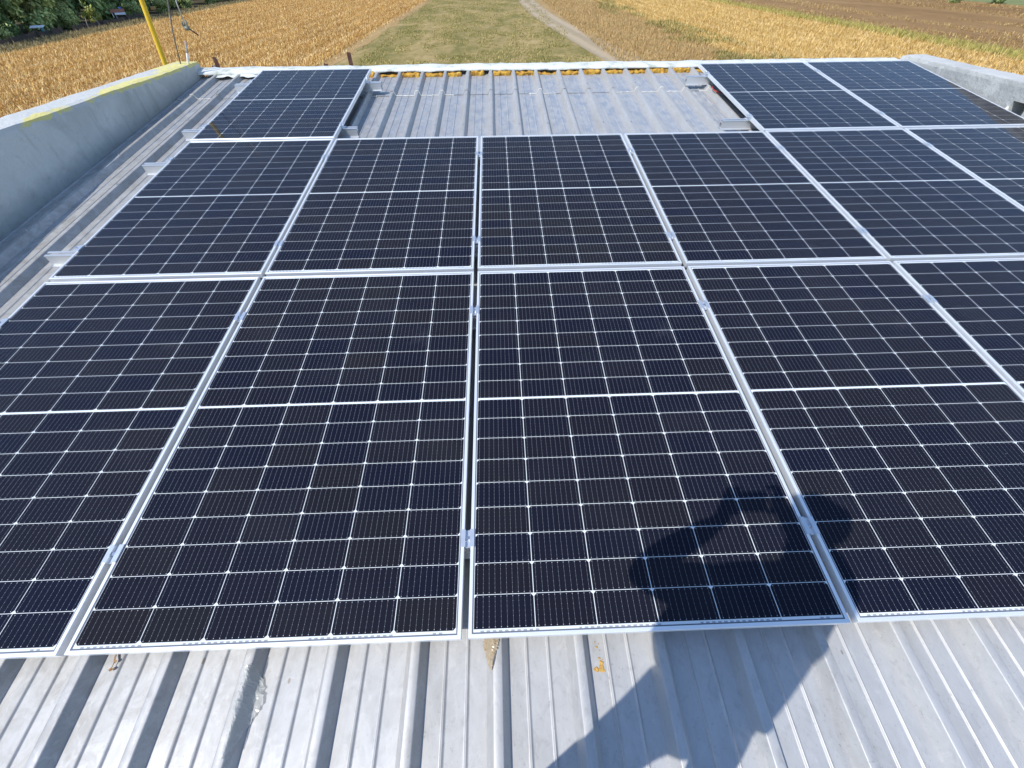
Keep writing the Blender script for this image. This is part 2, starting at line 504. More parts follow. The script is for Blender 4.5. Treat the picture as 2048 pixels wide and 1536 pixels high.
# sealant bead squeezed out along the lap, following the profile
mb = MB()
xs = [p for p in PROF if -0.8 < p[0] < 7.1]
fine = []
for a, b in zip(xs[:-1], xs[1:]):
    m = max(1, int((b[0] - a[0]) / 0.012))
    for q in range(m):
        fine.append((a[0] + (b[0] - a[0]) * q / m, a[1] + (b[1] - a[1]) * q / m))
seg, segs = [], []
for x, dz in fine:
    if mn.noise(Vector((x * 3.0, 0.3, 0.7))) > -0.12:
        seg.append((x, LAP - 0.006 + mn.noise(Vector((x * 14, 1, 0))) * 0.010, ZP + dz + 0.004))
    elif len(seg) > 3:
        segs.append(seg); seg = []
    else:
        seg = []
if len(seg) > 3: segs.append(seg)
for sg in segs:
    mb = MB()
    mb.tube(sg, [0.0035 + 0.0035 * abs(mn.noise(Vector((p[0] * 20, 2, 5)))) for p in sg], 6)
    link('lap_sealant', mb.mesh('lap_sealant', M_SEAL, True), B, RM)

# screws on the ribs
mb = MB()
mb.tube([(0, 0, 0), (0, 0, 0.002)], 0.009, 10)
mb.tube([(0, 0, 0.002), (0, 0, 0.008)], 0.0055, 6)
screw_me = mb.mesh('roof_screw', M_BOLT)
def rib_mid(k): return RB0 + k * PITCH - 0.0345
sc_pos = []
for k in range(-5, 12):
    for y in (3.98, 4.98):
        if (k * 7 + int(y * 10)) % 3 != 0: sc_pos.append((rib_mid(k), y))
for k, y in ((-12, 2.4), (-12, 3.5), (-11, 3.0), (-11, 4.2), (-12, 4.6), (-11, 4.95)):
    sc_pos.append((rib_mid(k), y))
for x, y in sc_pos:
    zz = ZP + RIBH + 0.001 + (0.0045 if y > LAP else 0)
    link('roof_screw', screw_me, B, RM @ Matrix.Translation((x, y, zz)))

# foam plugs between the ribs under the ridge membrane
def blob_box(mb, x0, x1, y0, y1, z0, z1, amp, fr, seed, nx=14, nr=12):
    def fn(i, j):
        a = 2 * math.pi * i / nr
        t = j / (nx - 1)
        x = x0 + (x1 - x0) * t
        sq = 1.0 / max(abs(math.cos(a)), abs(math.sin(a))) ** 0.9
        endk = min(1.0, (0.55 + 6.0 * min(t, 1 - t)))
        y = (y0 + y1) / 2 + (y1 - y0) / 2 * math.cos(a) * sq * endk
        z = (z0 + z1) / 2 + (z1 - z0) / 2 * math.sin(a) * sq * endk
        p = Vector((x * fr, y * fr, z * fr + seed))
        return (x, y + mn.noise(p) * amp, z + mn.noise(p + Vector((9, 4, 2))) * amp)
    mb.grid(fn, nr, nx, closed_u=True)

for k in range(-6, 10):
    b = RB0 + k * PITCH
    if b < 0.9 or b > 4.75: continue
    mb = MB()
    full = 1.0 if mn.noise(Vector((b * 2, 0.5, 0))) > -0.25 else 0.75
    hgt = 0.029 + 0.020 * mn.noise(Vector((b * 5, 2.5, 0)))
    if mn.noise(Vector((b * 3.3, 9.5, 0))) < -0.22: hgt *= 0.55
    dpt = 0.022 * mn.noise(Vector((b * 4, 7.5, 0)))
    blob_box(mb, b - 0.008, b + (PITCH - 0.060) * full, 5.425 + dpt, 5.51, ZP - 0.004, ZP + 0.004 + hgt, 0.017, 27, k * 3.1, 34, 18)
    link('foam_plug', mb.mesh('foam_plug', M_FOAM, True), B, RM)

# ridge membrane: lumpy white strip closing the top edge
mb = MB()
nxr = 260
def capfn(i, j):
    x = -0.85 + (7.10 + 0.85) * i / (nxr - 1)
    sec = [(5.474, -0.102), (5.468, -0.092), (5.482, -0.078), (5.54, -0.072), (5.62, -0.074), (5.66, -0.082), (5.67, -0.20)]
    y, z = sec[j]
    w = mn.noise(Vector((x * 5.5, j * 0.4, 1.7))); w2 = mn.noise(Vector((x * 22, j * 0.9, 4.7)))
    return (x, y + 0.012 * w + 0.005 * w2 - (0.014 * max(0, mn.noise(Vector((x * 2.3, 0, 9)))) if j < 2 else 0), z + 0.006 * w + 0.003 * w2)
mb.grid(capfn, nxr, 7)
cap = link('ridge_membrane', mb.mesh('ridge_membrane', M_CAP, True), B, RM)

# torn membrane strip hanging over the ribs at the left end
mb = MB()
def torn(i, j):
    x = -0.62 + 0.50 * i / 30
    y = 5.475 - 0.075 * j / 5 * (0.5 + 0.5 * abs(mn.noise(Vector((x * 6, 3, 0)))) * 2)
    return (x, y, -0.098 + 0.012 * mn.noise(Vector((x * 9, y * 20, 0))) - 0.010 * j / 5)
mb.grid(torn, 31, 6)
link('torn_membrane', mb.mesh('torn_membrane', M_CAP, True), B, RM)

# parapets (world-level tops), with an outlet niche in the right one
def parapet(name, x0, x1, y0, y1, zt, mat, niche=None, round_end=False, inner=+1):
    mb = MB()
    ny = 220
    def sec(y, rnd):
        w = lambda s, a: mn.noise(Vector((y * 2.1, s, 0.4))) * a + mn.noise(Vector((y * 9.0, s, 2.4))) * a * 0.5 + mn.noise(Vector((y * 23.0, s, 5.4))) * a * 0.4
        zz = zt - rnd
        return [(x0 + w(1, .004), -6.0), (x0 + w(1, .004), zz - 0.04), (x0 + 0.008 + w(2, .008), zz - 0.006 + w(3, .006)), (x0 + 0.05, zz + w(4, .006)),
                (x1 - 0.05, zz + w(5, .006)), (x1 - 0.008 + w(6, .008), zz - 0.006 + w(7, .006)), (x1 + w(8, .004), zz - 0.04), (x1 + w(8, .004), -6.0)]
    def fn(i, j):
        y = y0 + (y1 - y0) * j / (ny - 1)
        e = y1 - y
        rnd = 0.0
        if round_end and e < 0.09:
            rnd = 0.10 * (1 - math.sqrt(max(0, 1 - ((0.09 - e) / 0.09) ** 2)))
        p = sec(y, rnd)[i]
        return (p[0], y, p[1])
    mb.grid(fn, 8, ny)
    for yy, rv in ((y0, False), (y1, True)):
        p = [(q[0], yy, q[1]) for q in sec(yy, 0.10 if (round_end and rv) else 0)]
        mb.face(p if rv else p[::-1])
    me = mb.mesh(name, mat)
    o = link(name, me, B)
    if niche:
        cb_ = MB(); cb_.box(*niche)
        co = link('cutter', cb_.mesh('cutter', mat))
        md = o.modifiers.new('cut', 'BOOLEAN'); md.object = co; md.operation = 'DIFFERENCE'; md.solver = 'EXACT'
        bm = bmesh.new(); bm.from_mesh(o.data); bmesh.ops.remove_doubles(bm, verts=bm.verts, dist=1e-5)
        bmesh.ops.recalc_face_normals(bm, faces=bm.faces); bm.to_mesh(o.data); bm.free()
        dg = bpy.context.evaluated_depsgraph_get()
        me2 = bpy.data.meshes.new_from_object(o.evaluated_get(dg))
        o.modifiers.clear(); o.data = me2
        bpy.data.objects.remove(co)
    return o


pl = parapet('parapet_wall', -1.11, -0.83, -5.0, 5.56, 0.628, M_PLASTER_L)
pl['label'] = 'shaded left parapet with flaking yellow paint along its top'
prt = parapet('parapet_wall', 7.10, 7.36, -5.0, 5.56, 0.606, M_PLASTER_R, niche=(7.0, 7.24, 3.79, 3.94, 0.27, 0.47), round_end=True)
prt['label'] = 'sunlit right parapet of grey render with a square outlet hole'

mb = MB()
mb.box(-1.10, -0.845, -4.99, 5.55, GZ, -6.0 + 0.0)
mb.box(-0.84, 7.09, 5.575, 5.665, GZ, 0.42)
mb.box(-0.84, 7.09, -4.75, -4.55, GZ, -0.72)
mb.box(7.11, 7.35, -4.99, 5.55, GZ, -6.0)
link('wall', mb.mesh('wall', M_WALL), B)


# ------------------------------------------------------------------ solar panels
def frame_mesh():
    prof = [(0.0, -0.030), (0.0, -0.0007), (0.0007, 0.0), (0.0098, 0.0), (0.0105, -0.0006), (0.0105, -0.0050)]
    inner = [(0.0015, -0.0050), (0.0015, -0.0285), (0.026, -0.0285), (0.026, -0.030)]
    pf = prof + inner
    mb = MB()
    def ring(d, z):
        return [(d, d, z), (PW - d, d, z), (PW - d, PL - d, z), (d, PL - d, z)]
    rings = [ring(d, z) for d, z in pf]
    n = len(rings)
    for i in range(n):
        a, b = rings[i], rings[(i + 1) % n]
        for k in range(4):
            k2 = (k + 1) % 4
            mb.face([a[k], a[k2], b[k2], b[k]][::-1])
    return mb.mesh('frame', M_ALU)


def laminate_mesh(flip, seed):
    rg = random.Random(seed)
    mb = MB()
    zt, zc, zb = -0.0022, -0.0018, -0.0048
    d = 0.0108
    mb.face([(d, d, zt), (PW - d, d, zt), (PW - d, PL - d, zt), (d, PL - d, zt)], 0)
    mb.face([(d, d, zb), (d, PL - d, zb), (PW - d, PL - d, zb), (PW - d, d, zb)], 2)
    e = 0.0034
    x0_, x1_, y0_, y1_ = d, PW - d, d, PL - d
    zr = -0.0016
    for q in ([(x0_, y0_), (x1_, y0_), (x1_ - e, y0_ + e), (x0_ + e, y0_ + e)], [(x1_, y0_), (x1_, y1_), (x1_ - e, y1_ - e), (x1_ - e, y0_ + e)],
              [(x1_, y1_), (x0_, y1_), (x0_ + e, y1_ - e), (x1_ - e, y1_ - e)], [(x0_, y1_), (x0_, y0_), (x0_ + e, y0_ + e), (x0_ + e, y1_ - e)]):
        mb.face([(a, b, zr) for a, b in q], 3)
    uvs = [(0, 0)] * 24
    for r in range(18):
        y = MY + r * (CH + CG) + (CMID - CG if r >= 9 else 0)
        rowt = rg.random() * 0.35
        for c in range(6):
            x = MX + c * (CW + CGX)
            ch = 0.0075
            if not flip:
                loc = [(ch, 0), (CW - ch, 0), (CW, ch), (CW, CH), (0, CH), (0, ch)]
            else:
                loc = [(0, 0), (CW, 0), (CW, CH - ch), (CW - ch, CH), (ch, CH), (0, CH - ch)]
            mb.face([(x + p[0], y + p[1], zc) for p in loc], 1, (min(1, rg.random() * 0.75 + rowt), 1.0 if rg.random() < 0.12 else 0.0, rg.random(), 1))
            uvs += loc
    me = mb.mesh('glass', [M_BACK, M_CELL, M_UNDER, M_GASK], colname='tint')
    ul = me.uv_layers.new(name='cell')
    ul.data.foreach_set('uv', np.array(uvs, dtype=np.float32).ravel())
    return me


FR = frame_mesh()
LAM = [laminate_mesh(False, 1), laminate_mesh(False, 2), laminate_mesh(True, 3), laminate_mesh(True, 4)]
mb = MB(); mb.box(PW / 2 - 0.05, PW / 2 + 0.05, PL * 0.5 - 0.04, PL * 0.5 + 0.04, -0.024, -0.0052)
JB = mb.mesh('junction_box', M_BLACK)
GX, GY = 0.0229, 0.0275
panels = [
    (0, 0, 0, 'dark solar panel of the front row cut off by the left photo edge'),
    (1, 0, 1, 'front-row solar panel on the left of the seam below the middle'),
    (2, 0, 2, 'front-row solar panel on which the arms of the shadow fall'),
    (3, 0, 3, 'front-row solar panel with the shadow of the head at its left edge'),
    (4, 0, 2, 'solar panel of the front row showing only a corner at the right photo edge'),
    (0, 1, 1, 'middle-row solar panel at the left end beside the bare roof strip and rail stubs'),
    (1, 1, 0, 'middle-row solar panel under the left end of the bare roof opening'),
    (2, 1, 2, 'middle-row solar panel under the centre of the bare roof opening'),
    (3, 1, 3, 'middle-row solar panel under the right end of the bare roof opening'),
    (4, 1, 2, 'middle-row solar panel just right of the bare roof opening'),
    (5, 1, 3, 'middle-row solar panel cut off by the right photo edge'),
    (0, 2, 1, 'lone back-row solar panel on the left of the bare roof opening'),
    (4, 2, 3, 'back-row solar panel bordering the bare roof opening on its right'),
    (5, 2, 2, 'back-row solar panel against the sunlit right parapet'),
]
PG = 'solar panels on the roof'
proto = None
for c, r, lam, lab in panels:
    jx, jy, jr = random.uniform(-.0015, .0015), random.uniform(-.0015, .0015), random.uniform(-.0006, .0006)
    mat = RM @ Matrix.Translation((c * (PW + GX) + jx, r * (PL + GY) + jy, random.uniform(-.0008, .0008))) @ Matrix.Rotation(jr, 4, 'Z')
    if proto is None:
        proto = empty('solar_panel', mat, lab, 'solar panel', PG)
        link('frame', FR, proto); link('glass', LAM[lam], proto); link('junction_box', JB, proto)
    else:
        p = dup(proto, mat, lab)
        for ch in p.children:
            if ch.name.startswith('glass'): ch.data = LAM[lam]

# ------------------------------------------------------------------ mounting rails
ZR0, ZR1 = ZP + RIBH + 0.003, -0.0305          # rests on rib tops, carries frames


def rail(x0, x1, y, label):
    L = x1 - x0
    o = empty('mounting_rail', RM @ Matrix.Translation((x0, y, 0)), label, 'rail', 'aluminium mounting rails')
    mb = MB()
    z0, z1 = ZR0, ZR1
    # hat section: flange, two webs, channel floor, two lips
    mb.box(0, L, -0.036, 0.036, z0, z0 + 0.0025)
    mb.box(0, L, -0.021, -0.0185, z0 + 0.0025, z1 - 0.003)
    mb.box(0, L, 0.0185, 0.021, z0 + 0.0025, z1 - 0.003)
    mb.box(0, L, -0.0185, 0.0185, z1 - 0.022, z1 - 0.0195)
    mb.box(0, L, -0.024, -0.0065, z1 - 0.003, z1)
    mb.box(0, L, 0.0065, 0.024, z1 - 0.003, z1)
    link('profile', mb.mesh('profile', M_RAIL), o)
    for st in ([0.018] if L > 3 else ([0.018, L - 0.30] if x0 < 0 else [0.018])):
        mb = MB()
        for k in range(18):
            mb.tube([(st + 0.0155 * k, -0.029, z0 + 0.0025), (st + 0.0155 * k, -0.029, z0 + 0.0045)], 0.0028, 6)
        link('rivet_row', mb.mesh('rivet_row', M_BOLT), o)
    # seal strip under the flange
    mb = MB(); mb.box(0.002, L - 0.002, -0.034, 0.034, z0 - 0.002, z0)
    link('seal_strip', mb.mesh('seal_strip', M_BLACK), o)
    return o


XE = 5 * (PW + GX) + PW
rails = [(-0.22, XE + 0.06, 0.285, 'front mounting rail under the lower half of the front row of panels'),
         (-0.20, XE + 0.06, 1.410, 'mounting rail under the upper half of the front row of panels'),
         (-0.215, XE + 0.06, 2.030, 'mounting rail under the lower half of the middle row of panels'),
         (-0.225, XE + 0.06, 3.165, 'mounting rail under the upper half of the middle row of panels'),
         (-0.205, 1.262, 3.775, 'short rail under the lower half of the lone back-row panel'),
         (-0.185, 1.285, 4.905, 'short rail under the upper half of the lone back-row panel'),
         (4.415, XE + 0.06, 3.800, 'rail stub reaching into the roof opening from the right, the nearer of two'),
         (4.445, XE + 0.06, 4.935, 'rail stub reaching into the roof opening from the right, the one near the ridge')]
for a in rails: rail(*a)


# ------------------------------------------------------------------ clamps
def bolt_mesh(z):
    mb = MB()
    mb.tube([(0, 0, z), (0, 0, z + 0.0015)], 0.0090, 16)
    mb.tube([(0, 0, z + 0.0015), (0, 0, z + 0.0085), (0, 0, z + 0.0095)], [0.0066, 0.0066, 0.0058], 16, cap=False)
    n = 16
    b = len(mb.v)
    mb.tube([(0, 0, z + 0.0095), (0, 0, z + 0.0050)], 0.0034, 6)        # hex socket
    ring_o = [(0.0058 * math.cos(2 * math.pi * k / 12), 0.0058 * math.sin(2 * math.pi * k / 12), z + 0.0094) for k in range(12)]
    mb.face(ring_o)
    return mb.mesh('bolt', M_BOLT)


mb = MB()
W2, LC = 0.0225, 0.029
g = GX / 2 - 0.0012
prof = [(-W2, 0.0004), (-g, 0.0004), (-g, -0.012), (g, -0.012), (g, 0.0004), (W2, 0.0004), (W2, 0.0034), (g - 0.003, 0.0034), (g - 0.003, -0.009), (-g + 0.003, -0.009), (-g + 0.003, 0.0034), (-W2, 0.0034)]
mb.prism(prof, -LC, LC, 'y')
MID = mb.mesh('clamp_body', M_CLAMP)
BM = bolt_mesh(-0.009)
mb = MB()
pe = [(-0.014, 0.0004), (0.0015, 0.0004), (0.0015, -0.0300), (0.026, -0.0300), (0.026, -0.0270), (0.0045, -0.0270), (0.0045, 0.0034), (-0.014, 0.0034)]
mb.prism(pe, -0.030, 0.030, 'y')
mb.prism([(0.0045, -0.004), (0.024, -0.004), (0.024, -0.001), (0.0045, -0.001)], -0.030, 0.030, 'y')
END = mb.mesh('clamp_body', M_CLAMP)
BE = bolt_mesh(-0.001)
ROWN = {0: 'front row', 1: 'middle row', 2: 'back row'}
ORD = ['first', 'second', 'third', 'fourth', 'fifth', 'sixth']
mid0 = None
end0 = None


def mid_clamp(seam, y, row, up):
    global mid0
    x = (seam + 1) * PW + seam * GX + GX / 2
    lab = 'mid clamp between the %s and %s panels of the %s, %s' % (ORD[seam], ORD[seam + 1], ROWN[row], 'nearer the ridge' if up else 'nearer the viewer')
    if row == 2: lab = 'mid clamp between the two right-hand back-row panels, ' + ('nearer the ridge' if up else 'nearer the viewer')
    mat = RM @ Matrix.Translation((x, y + random.uniform(-.006, .006), 0)) @ Matrix.Rotation(random.uniform(-.02, .02), 4, 'Z')
    if mid0 is None:
        mid0 = empty('mid_clamp', mat, lab, 'clamp', 'mid clamps on the panel seams')
        link('clamp_body', MID, mid0); link('bolt', BM, mid0)
    else:
        dup(mid0, mat, lab)


def end_clamp(x, y, left, lab):
    global end0
    mat = RM @ Matrix.Translation((x, y, 0)) @ Matrix.Rotation(math.pi if left else 0, 4, 'Z')
    if end0 is None:
        end0 = empty('end_clamp', mat, lab, 'clamp', 'end clamps on the outer panel edges')
        link('clamp_body', END, end0); link('bolt', BE, end0, Matrix.Translation((0.0135, 0, 0)))
    else:
        dup(end0, mat, lab)


for row, ys, seams in ((0, (0.285, 1.410), (0, 1, 2, 3)), (1, (2.030, 3.165), (0, 1, 2, 3, 4)), (2, (3.800, 4.935), (4,))):
    for up, y in enumerate(ys):
        for s_ in seams: mid_clamp(s_, y, row, up)
x4 = 4 * (PW + GX)
end_clamp(0, 1.410, True, 'end clamp at the left edge of the front row by the left photo edge')
end_clamp(0, 2.030, True, 'end clamp on the left panel edge of the middle row, the nearer one')
end_clamp(0, 3.165, True, 'end clamp on the left panel edge of the middle row, the farther one')
end_clamp(0, 3.775, True, 'end clamp on the left edge of the lone back-row panel, the nearer one')
end_clamp(0, 4.905, True, 'end clamp on the left edge of the lone back-row panel, near the ridge')
end_clamp(PW, 3.775, False, 'end clamp on the lone back-row panel beside the roof opening, the nearer one')
end_clamp(PW, 4.905, False, 'end clamp on the lone back-row panel beside the roof opening, near the ridge')
end_clamp(x4, 3.800, True, 'end clamp right of the roof opening, the nearer of two')
end_clamp(x4, 4.935, True, 'end clamp right of the roof opening, the one near the ridge')

# ------------------------------------------------------------------ small things lying on the roof
t = NT('clear_plastic_film')
t.set(Base_Color=(0.62, 0.62, 0.58), Roughness=0.18, Alpha=0.38, IOR=1.5)
M_FILM = t.m
t = NT('brown_packing_tape')
t.set(Base_Color=(0.48, 0.38, 0.25), Roughness=0.2, Alpha=0.7, IOR=1.5)
M_TAPE = t.m
M_STAIN = plain('dried_foam', (0.50, 0.30, 0.08), 0.8, 0, 0.35, 60, 0.6, 90)
M_LEAF = plain('dead_leaf', (0.30, 0.17, 0.08), 0.8, 0, 0.3, 40)


def crumple(name, pts, widths, mat, seed, base=0.004, amp=0.008):
    """crinkled film strip laid along a path on the roof"""
    mb = MB()
    n, m = 46, 9
    P = [Vector((p[0], p[1], 0)) for p in pts]
    def fn(i, j):
        s = i / (n - 1) * (len(P) - 1)
        a = min(int(s), len(P) - 2); ft = s - a
        c = P[a].lerp(P[a + 1], ft)
        w = widths[a] * (1 - ft) + widths[a + 1] * ft
        d = (P[a + 1] - P[a]).normalized(); nn = Vector((-d.y, d.x, 0))
        u = (j / (m - 1) - 0.5) * w * (1 + 0.35 * mn.noise(Vector((i * 0.5, j, seed))))
        q = c + nn * u
        h = abs(mn.noise(Vector((q.x * 60, q.y * 25, seed)))) * amp + abs(mn.noise(Vector((q.x * 160, q.y * 70, seed + 3)))) * amp * .5
        z = ZP + base + h
        ph = (q.x - RB0) % PITCH
        if ph > PITCH - 0.072: 
            e = PITCH - ph
            k = min(1, max(0, (0.072 - e) / 0.020)) if e > 0.036 else min(1, e / 0.022)
            z += RIBH * max(0, min(1, k)) + 0.002
        return (q.x, q.y, z)
    mb.grid(fn, n, m)
    me = mb.mesh(name, mat)
    o = link(name, me, None, RM)
    sol = o.modifiers.new('thickness', 'SOLIDIFY'); sol.thickness = 0.0006
    return o


k = round((1.66 - RB0) / PITCH)
o = crumple('plastic_film', [(1.650, -0.035), (1.672, -0.085), (1.676, -0.125), (1.668, -0.17), (1.660, -0.215), (1.652, -0.25)], [0.02, 0.045, 0.062, 0.034, 0.02, 0.008], M_FILM, 2.2)
tag(o, 'crumpled clear plastic film stuck to a roof rib below the second panel', 'plastic scrap')
o = crumple('packing_tape', [(2.387, 0.02), (2.384, -0.012), (2.383, -0.045), (2.385, -0.075)], [0.052, 0.046, 0.024, 0.004], M_TAPE, 5.1)
tag(o, 'brown crinkled packing tape scrap peeping out under the middle panel seam', 'tape scrap')


def splat(name, cx, cy, pts, mat):
    mb = MB()
    for (dx, dy, r) in pts:
        ring, top = [], []
        for q in range(12):
            a = 2 * math.pi * q / 12
            rr_ = r * (0.75 + 0.5 * mn.noise(Vector((math.cos(a) * 2 + dx * 90, math.sin(a) * 2 + dy * 90, 1))))
            ring.append((cx + dx + rr_ * math.cos(a), cy + dy + rr_ * math.sin(a), ZP + 0.0005))
            top.append((cx + dx + rr_ * .6 * math.cos(a), cy + dy + rr_ * .6 * math.sin(a), ZP + 0.0030))
        for q in range(12):
            q2 = (q + 1) % 12
            mb.face([ring[q], ring[q2], top[q2], top[q]])
        mb.face(top)
    return link(name, mb.mesh(name, mat), None, RM)


o = splat('foam_spatter', 2.722, -0.075, [(-.010, -.006, .009), (.004, -.004, .013), (.007, .010, .010), (.002, .022, .005), (.012, -.010, .005), (-.018, -.006, .004), (.010, .018, .003), (-.002, .052, .004), (.004, .060, .003), (-.006, .066, .0025), (.006, .043, .003)], M_STAIN)
tag(o, 'orange spatter of dried foam on the roof left of the body shadow', 'foam spatter')
mb = MB()
zt = ZP + 0.005
mb.face([(1.199, .012, zt), (1.207, -.006, zt + .004), (1.214, -.014, zt + .002), (1.222, -.006, zt + .006), (1.213, -.004, zt + .005), (1.206, .014, zt + .002)])
mb.face([(1.200, -.030, zt), (1.212, -.034, zt + .005), (1.221, -.026, zt + .002), (1.209, -.024, zt + .006)])
mb.tube([(1.206, .012, zt + .002), (1.211, -.012, zt + .003), (1.209, -.034, zt + .002)], 0.0012, 5)
o = link('dead_leaf', mb.mesh('dead_leaf', M_LEAF), None, RM)
tag(o, 'small brown dead leaf and twig just below the second front panel', 'leaf')

# white rag stuffed in the outlet hole of the right parapet
M_RAG = plain('white_rag', (0.70, 0.68, 0.62), 0.9, 0, 0.12, 20, 0.4, 80)
mb = MB()
def ragfn(i, j):
    a = 2 * math.pi * i / 14; tt = j / 9
    y = 3.925 + 0.03 * tt - 0.02
    r_ = 0.036 * math.sin(math.pi * (0.08 + 0.86 * tt)) + 0.005
    p = Vector((math.cos(a) * 2, math.sin(a) * 2, tt * 3))
    r_ *= 1 + 0.5 * mn.noise(p)
    return (7.085 + r_ * 0.8 * math.cos(a) - 0.02 * (1 - tt), y + 0.01 * math.sin(a), 0.262 + 0.165 * tt + r_ * math.sin(a) * 0.4)
mb.grid(ragfn, 14, 10, closed_u=True)
o = link('white_rag', mb.mesh('white_rag', M_RAG, True))
tag(o, 'crumpled white rag stuffed into the outlet hole of the right parapet', 'rag')

# cables under the panels
mb = MB()
mb.tube([(2.275, 0.70, -0.09), (2.29, 0.76, -0.07), (2.30, 0.82, -0.06), (2.292, 0.88, -0.065), (2.285, 0.93, -0.08), (2.296, 0.99, -0.085), (2.29, 1.05, -0.10)], 0.0045, 8)
o = link('black_cable', mb.mesh('black_cable', M_BLACK, True), None, RM)
tag(o, 'black cable loop seen in the gap between the second and third front panels', 'cable')
M_RED = plain('red_insulation', (0.45, 0.03, 0.03), 0.5)
mb = MB()
mb.tube([(4.70, 4.80, -0.075), (4.672, 4.76, -0.07), (4.655, 4.72, -0.072), (4.66, 4.66, -0.078), (4.70, 4.60, -0.08)], 0.004, 8)
o = link('red_cable', mb.mesh('red_cable', M_RED, True), None, RM)
tag(o, 'red cable end under the edge of the panel right of the roof opening', 'cable')

# ------------------------------------------------------------------ yellow pole, guy cable, hanging cable, rod, rusty posts
t = NT('yellow_pole_paint'); v = t.obj(); n = t.noise(v, 14, 6, 0.6)
M_YEL = t.set(Base_Color=t.mix(t.ramp(t.noise(t.mapping(v, (1, 1, .3)), 25, 5), [(0.62, 0.0), (0.72, 0.7)]), t.ramp(n, [(0.3, (0.70, 0.42, 0.015)), (0.7, (0.78, 0.52, 0.03))]), (0.35, 0.22, 0.08)), Roughness=0.55)
mb = MB(); mb.tube([(-1.47, 5.80, GZ), (-1.42, 5.80, 0.0), (-1.348, 5.80, 0.602), (-1.275, 5.80, 1.1165), (-1.20, 5.80, 1.60)], 0.0245, 18)
pole = empty('yellow_pole', Matrix.Translation((-1.47, 5.80, GZ)), 'yellow painted steel pole rising behind the left parapet', 'pole')
def world_child(name, me, parent):
    o = link(name, me, parent); o.matrix_parent_inverse = parent.matrix_world.inverted() if parent.matrix_world != Matrix.Identity(4) else Matrix.Identity(4)
    return o
bpy.context.view_layer.update()
world_child('pole_tube', mb.mesh('pole_tube', M_YEL, True), pole)
mb = MB(); mb.tube([(-1.2003, 5.80, 1.598), (-1.196, 5.80, 1.63)], [0.027, 0.02], 16)
world_child('pole_cap', mb.mesh('pole_cap', M_YEL, True), pole)

M_WIRE = plain('steel_wire', (0.18, 0.16, 0.14), 0.6, 0.5)
M_WIRE2 = plain('pale_steel_wire', (0.50, 0.49, 0.47), 0.5, 0.6)
mb = MB()
mb.tube([(-0.942, 5.40, 0.615), (-0.872, 5.40, 0.88), (-0.778, 5.40, 1.132), (-0.60, 5.40, 1.75)], 0.0065, 8)
o = link('guy_cable', mb.mesh('guy_cable', M_WIRE, True))
tag(o, 'thin dark guy cable fixed to the top of the left parapet', 'cable')
hang = empty('hanging_cable', Matrix.Translation((-0.76, 5.5, 1.0)), 'pale hanging cable ending in a knotted clamp above the left parapet', 'cable')
bpy.context.view_layer.update()
mb = MB(); mb.tube([(-0.66, 5.5, 1.75), (-0.742, 5.5, 1.18), (-0.758, 5.5, 1.10), (-0.766, 5.5, 0.965)], 0.0055, 8)
world_child('cable_strand', mb.mesh('cable_strand', M_WIRE2, True), hang)
M_GREEN = plain('grey_green_clamp', (0.20, 0.21, 0.17), 0.6, 0.3, 0.4, 50)
mb = MB()
# loop of the eye, the clamp saddle and its two nuts
mb.tube([(-0.766, 5.5, 0.975), (-0.742, 5.49, 0.968), (-0.738, 5.49, 0.94), (-0.750, 5.495, 0.915), (-0.768, 5.5, 0.90), (-0.792, 5.505, 0.918), (-0.797, 5.505, 0.945), (-0.785, 5.503, 0.958)], 0.008, 8)
mb.box(-0.782, -0.738, 5.482, 5.515, 0.893, 0.925)
mb.tube([(-0.775, 5.50, 0.925), (-0.772, 5.50, 0.962)], 0.008, 6)
mb.tube([(-0.750, 5.50, 0.925), (-0.752, 5.50, 0.958)], 0.008, 6)
world_child('cable_clamp', mb.mesh('cable_clamp', M_GREEN, True), hang)
mb = MB(); mb.tube([(-0.745, 5.5, 0.905), (-0.715, 5.5, 0.885), (-0.675, 5.5, 0.852)], 0.006, 8)
world_child('cable_tail', mb.mesh('cable_tail', M_BLACK, True), hang)

rod = empty('conduit_rod', Matrix.Translation((-0.845, 5.40, 0.62)), 'short upright grey rod with a white sleeve on the parapet end', 'rod')
bpy.context.view_layer.update()
mb = MB(); mb.tube([(-0.822, 5.40, 0.71), (-0.800, 5.40, 0.76), (-0.784, 5.40, 0.815)], 0.0075, 10)
world_child('rod_tip', mb.mesh('rod_tip', plain('grey_plastic', (0.33, 0.34, 0.37), 0.5), True), rod)
mb = MB(); mb.tube([(-0.866, 5.40, 0.605), (-0.822, 5.40, 0.71), (-0.820, 5.40, 0.716)], [0.012, 0.011, 0.010], 12)
world_child('rod_sleeve', mb.mesh('rod_sleeve', plain('white_plastic', (0.78, 0.78, 0.78), 0.4), True), rod)

M_RUST = plain('rusty_steel', (0.10, 0.045, 0.03), 0.85, 0.2, 0.45, 18, 0.5, 60)
def angle_post(name, x, y, ztop, lean, label):
    mb = MB()
    w, th = 0.045, 0.005
    prof = [(0, 0), (w, 0), (w, th), (th, th), (th, w), (0, w)]
    b = len(mb.v)
    for z, dx in ((GZ, 0), (ztop, lean)):
        mb.v += [(x + p[0] + dx - w / 2, y + p[1], z) for p in prof]
    n = len(prof)
    for i in range(n):
        j = (i + 1) % n
        mb.f.append((b + i, b + j, b + n + j, b + n + i)); mb.m.append(0); mb.c.append(None)
    mb.f.append(tuple(b + n + i for i in range(n))); mb.m.append(0); mb.c.append(None)
    return mb
pr1 = empty('rusty_post', Matrix.Translation((-0.74, 5.75, GZ)), 'rusty angle-iron post with a pale bracket beside the left parapet end', 'post', 'rusty posts behind the ridge')
bpy.context.view_layer.update()
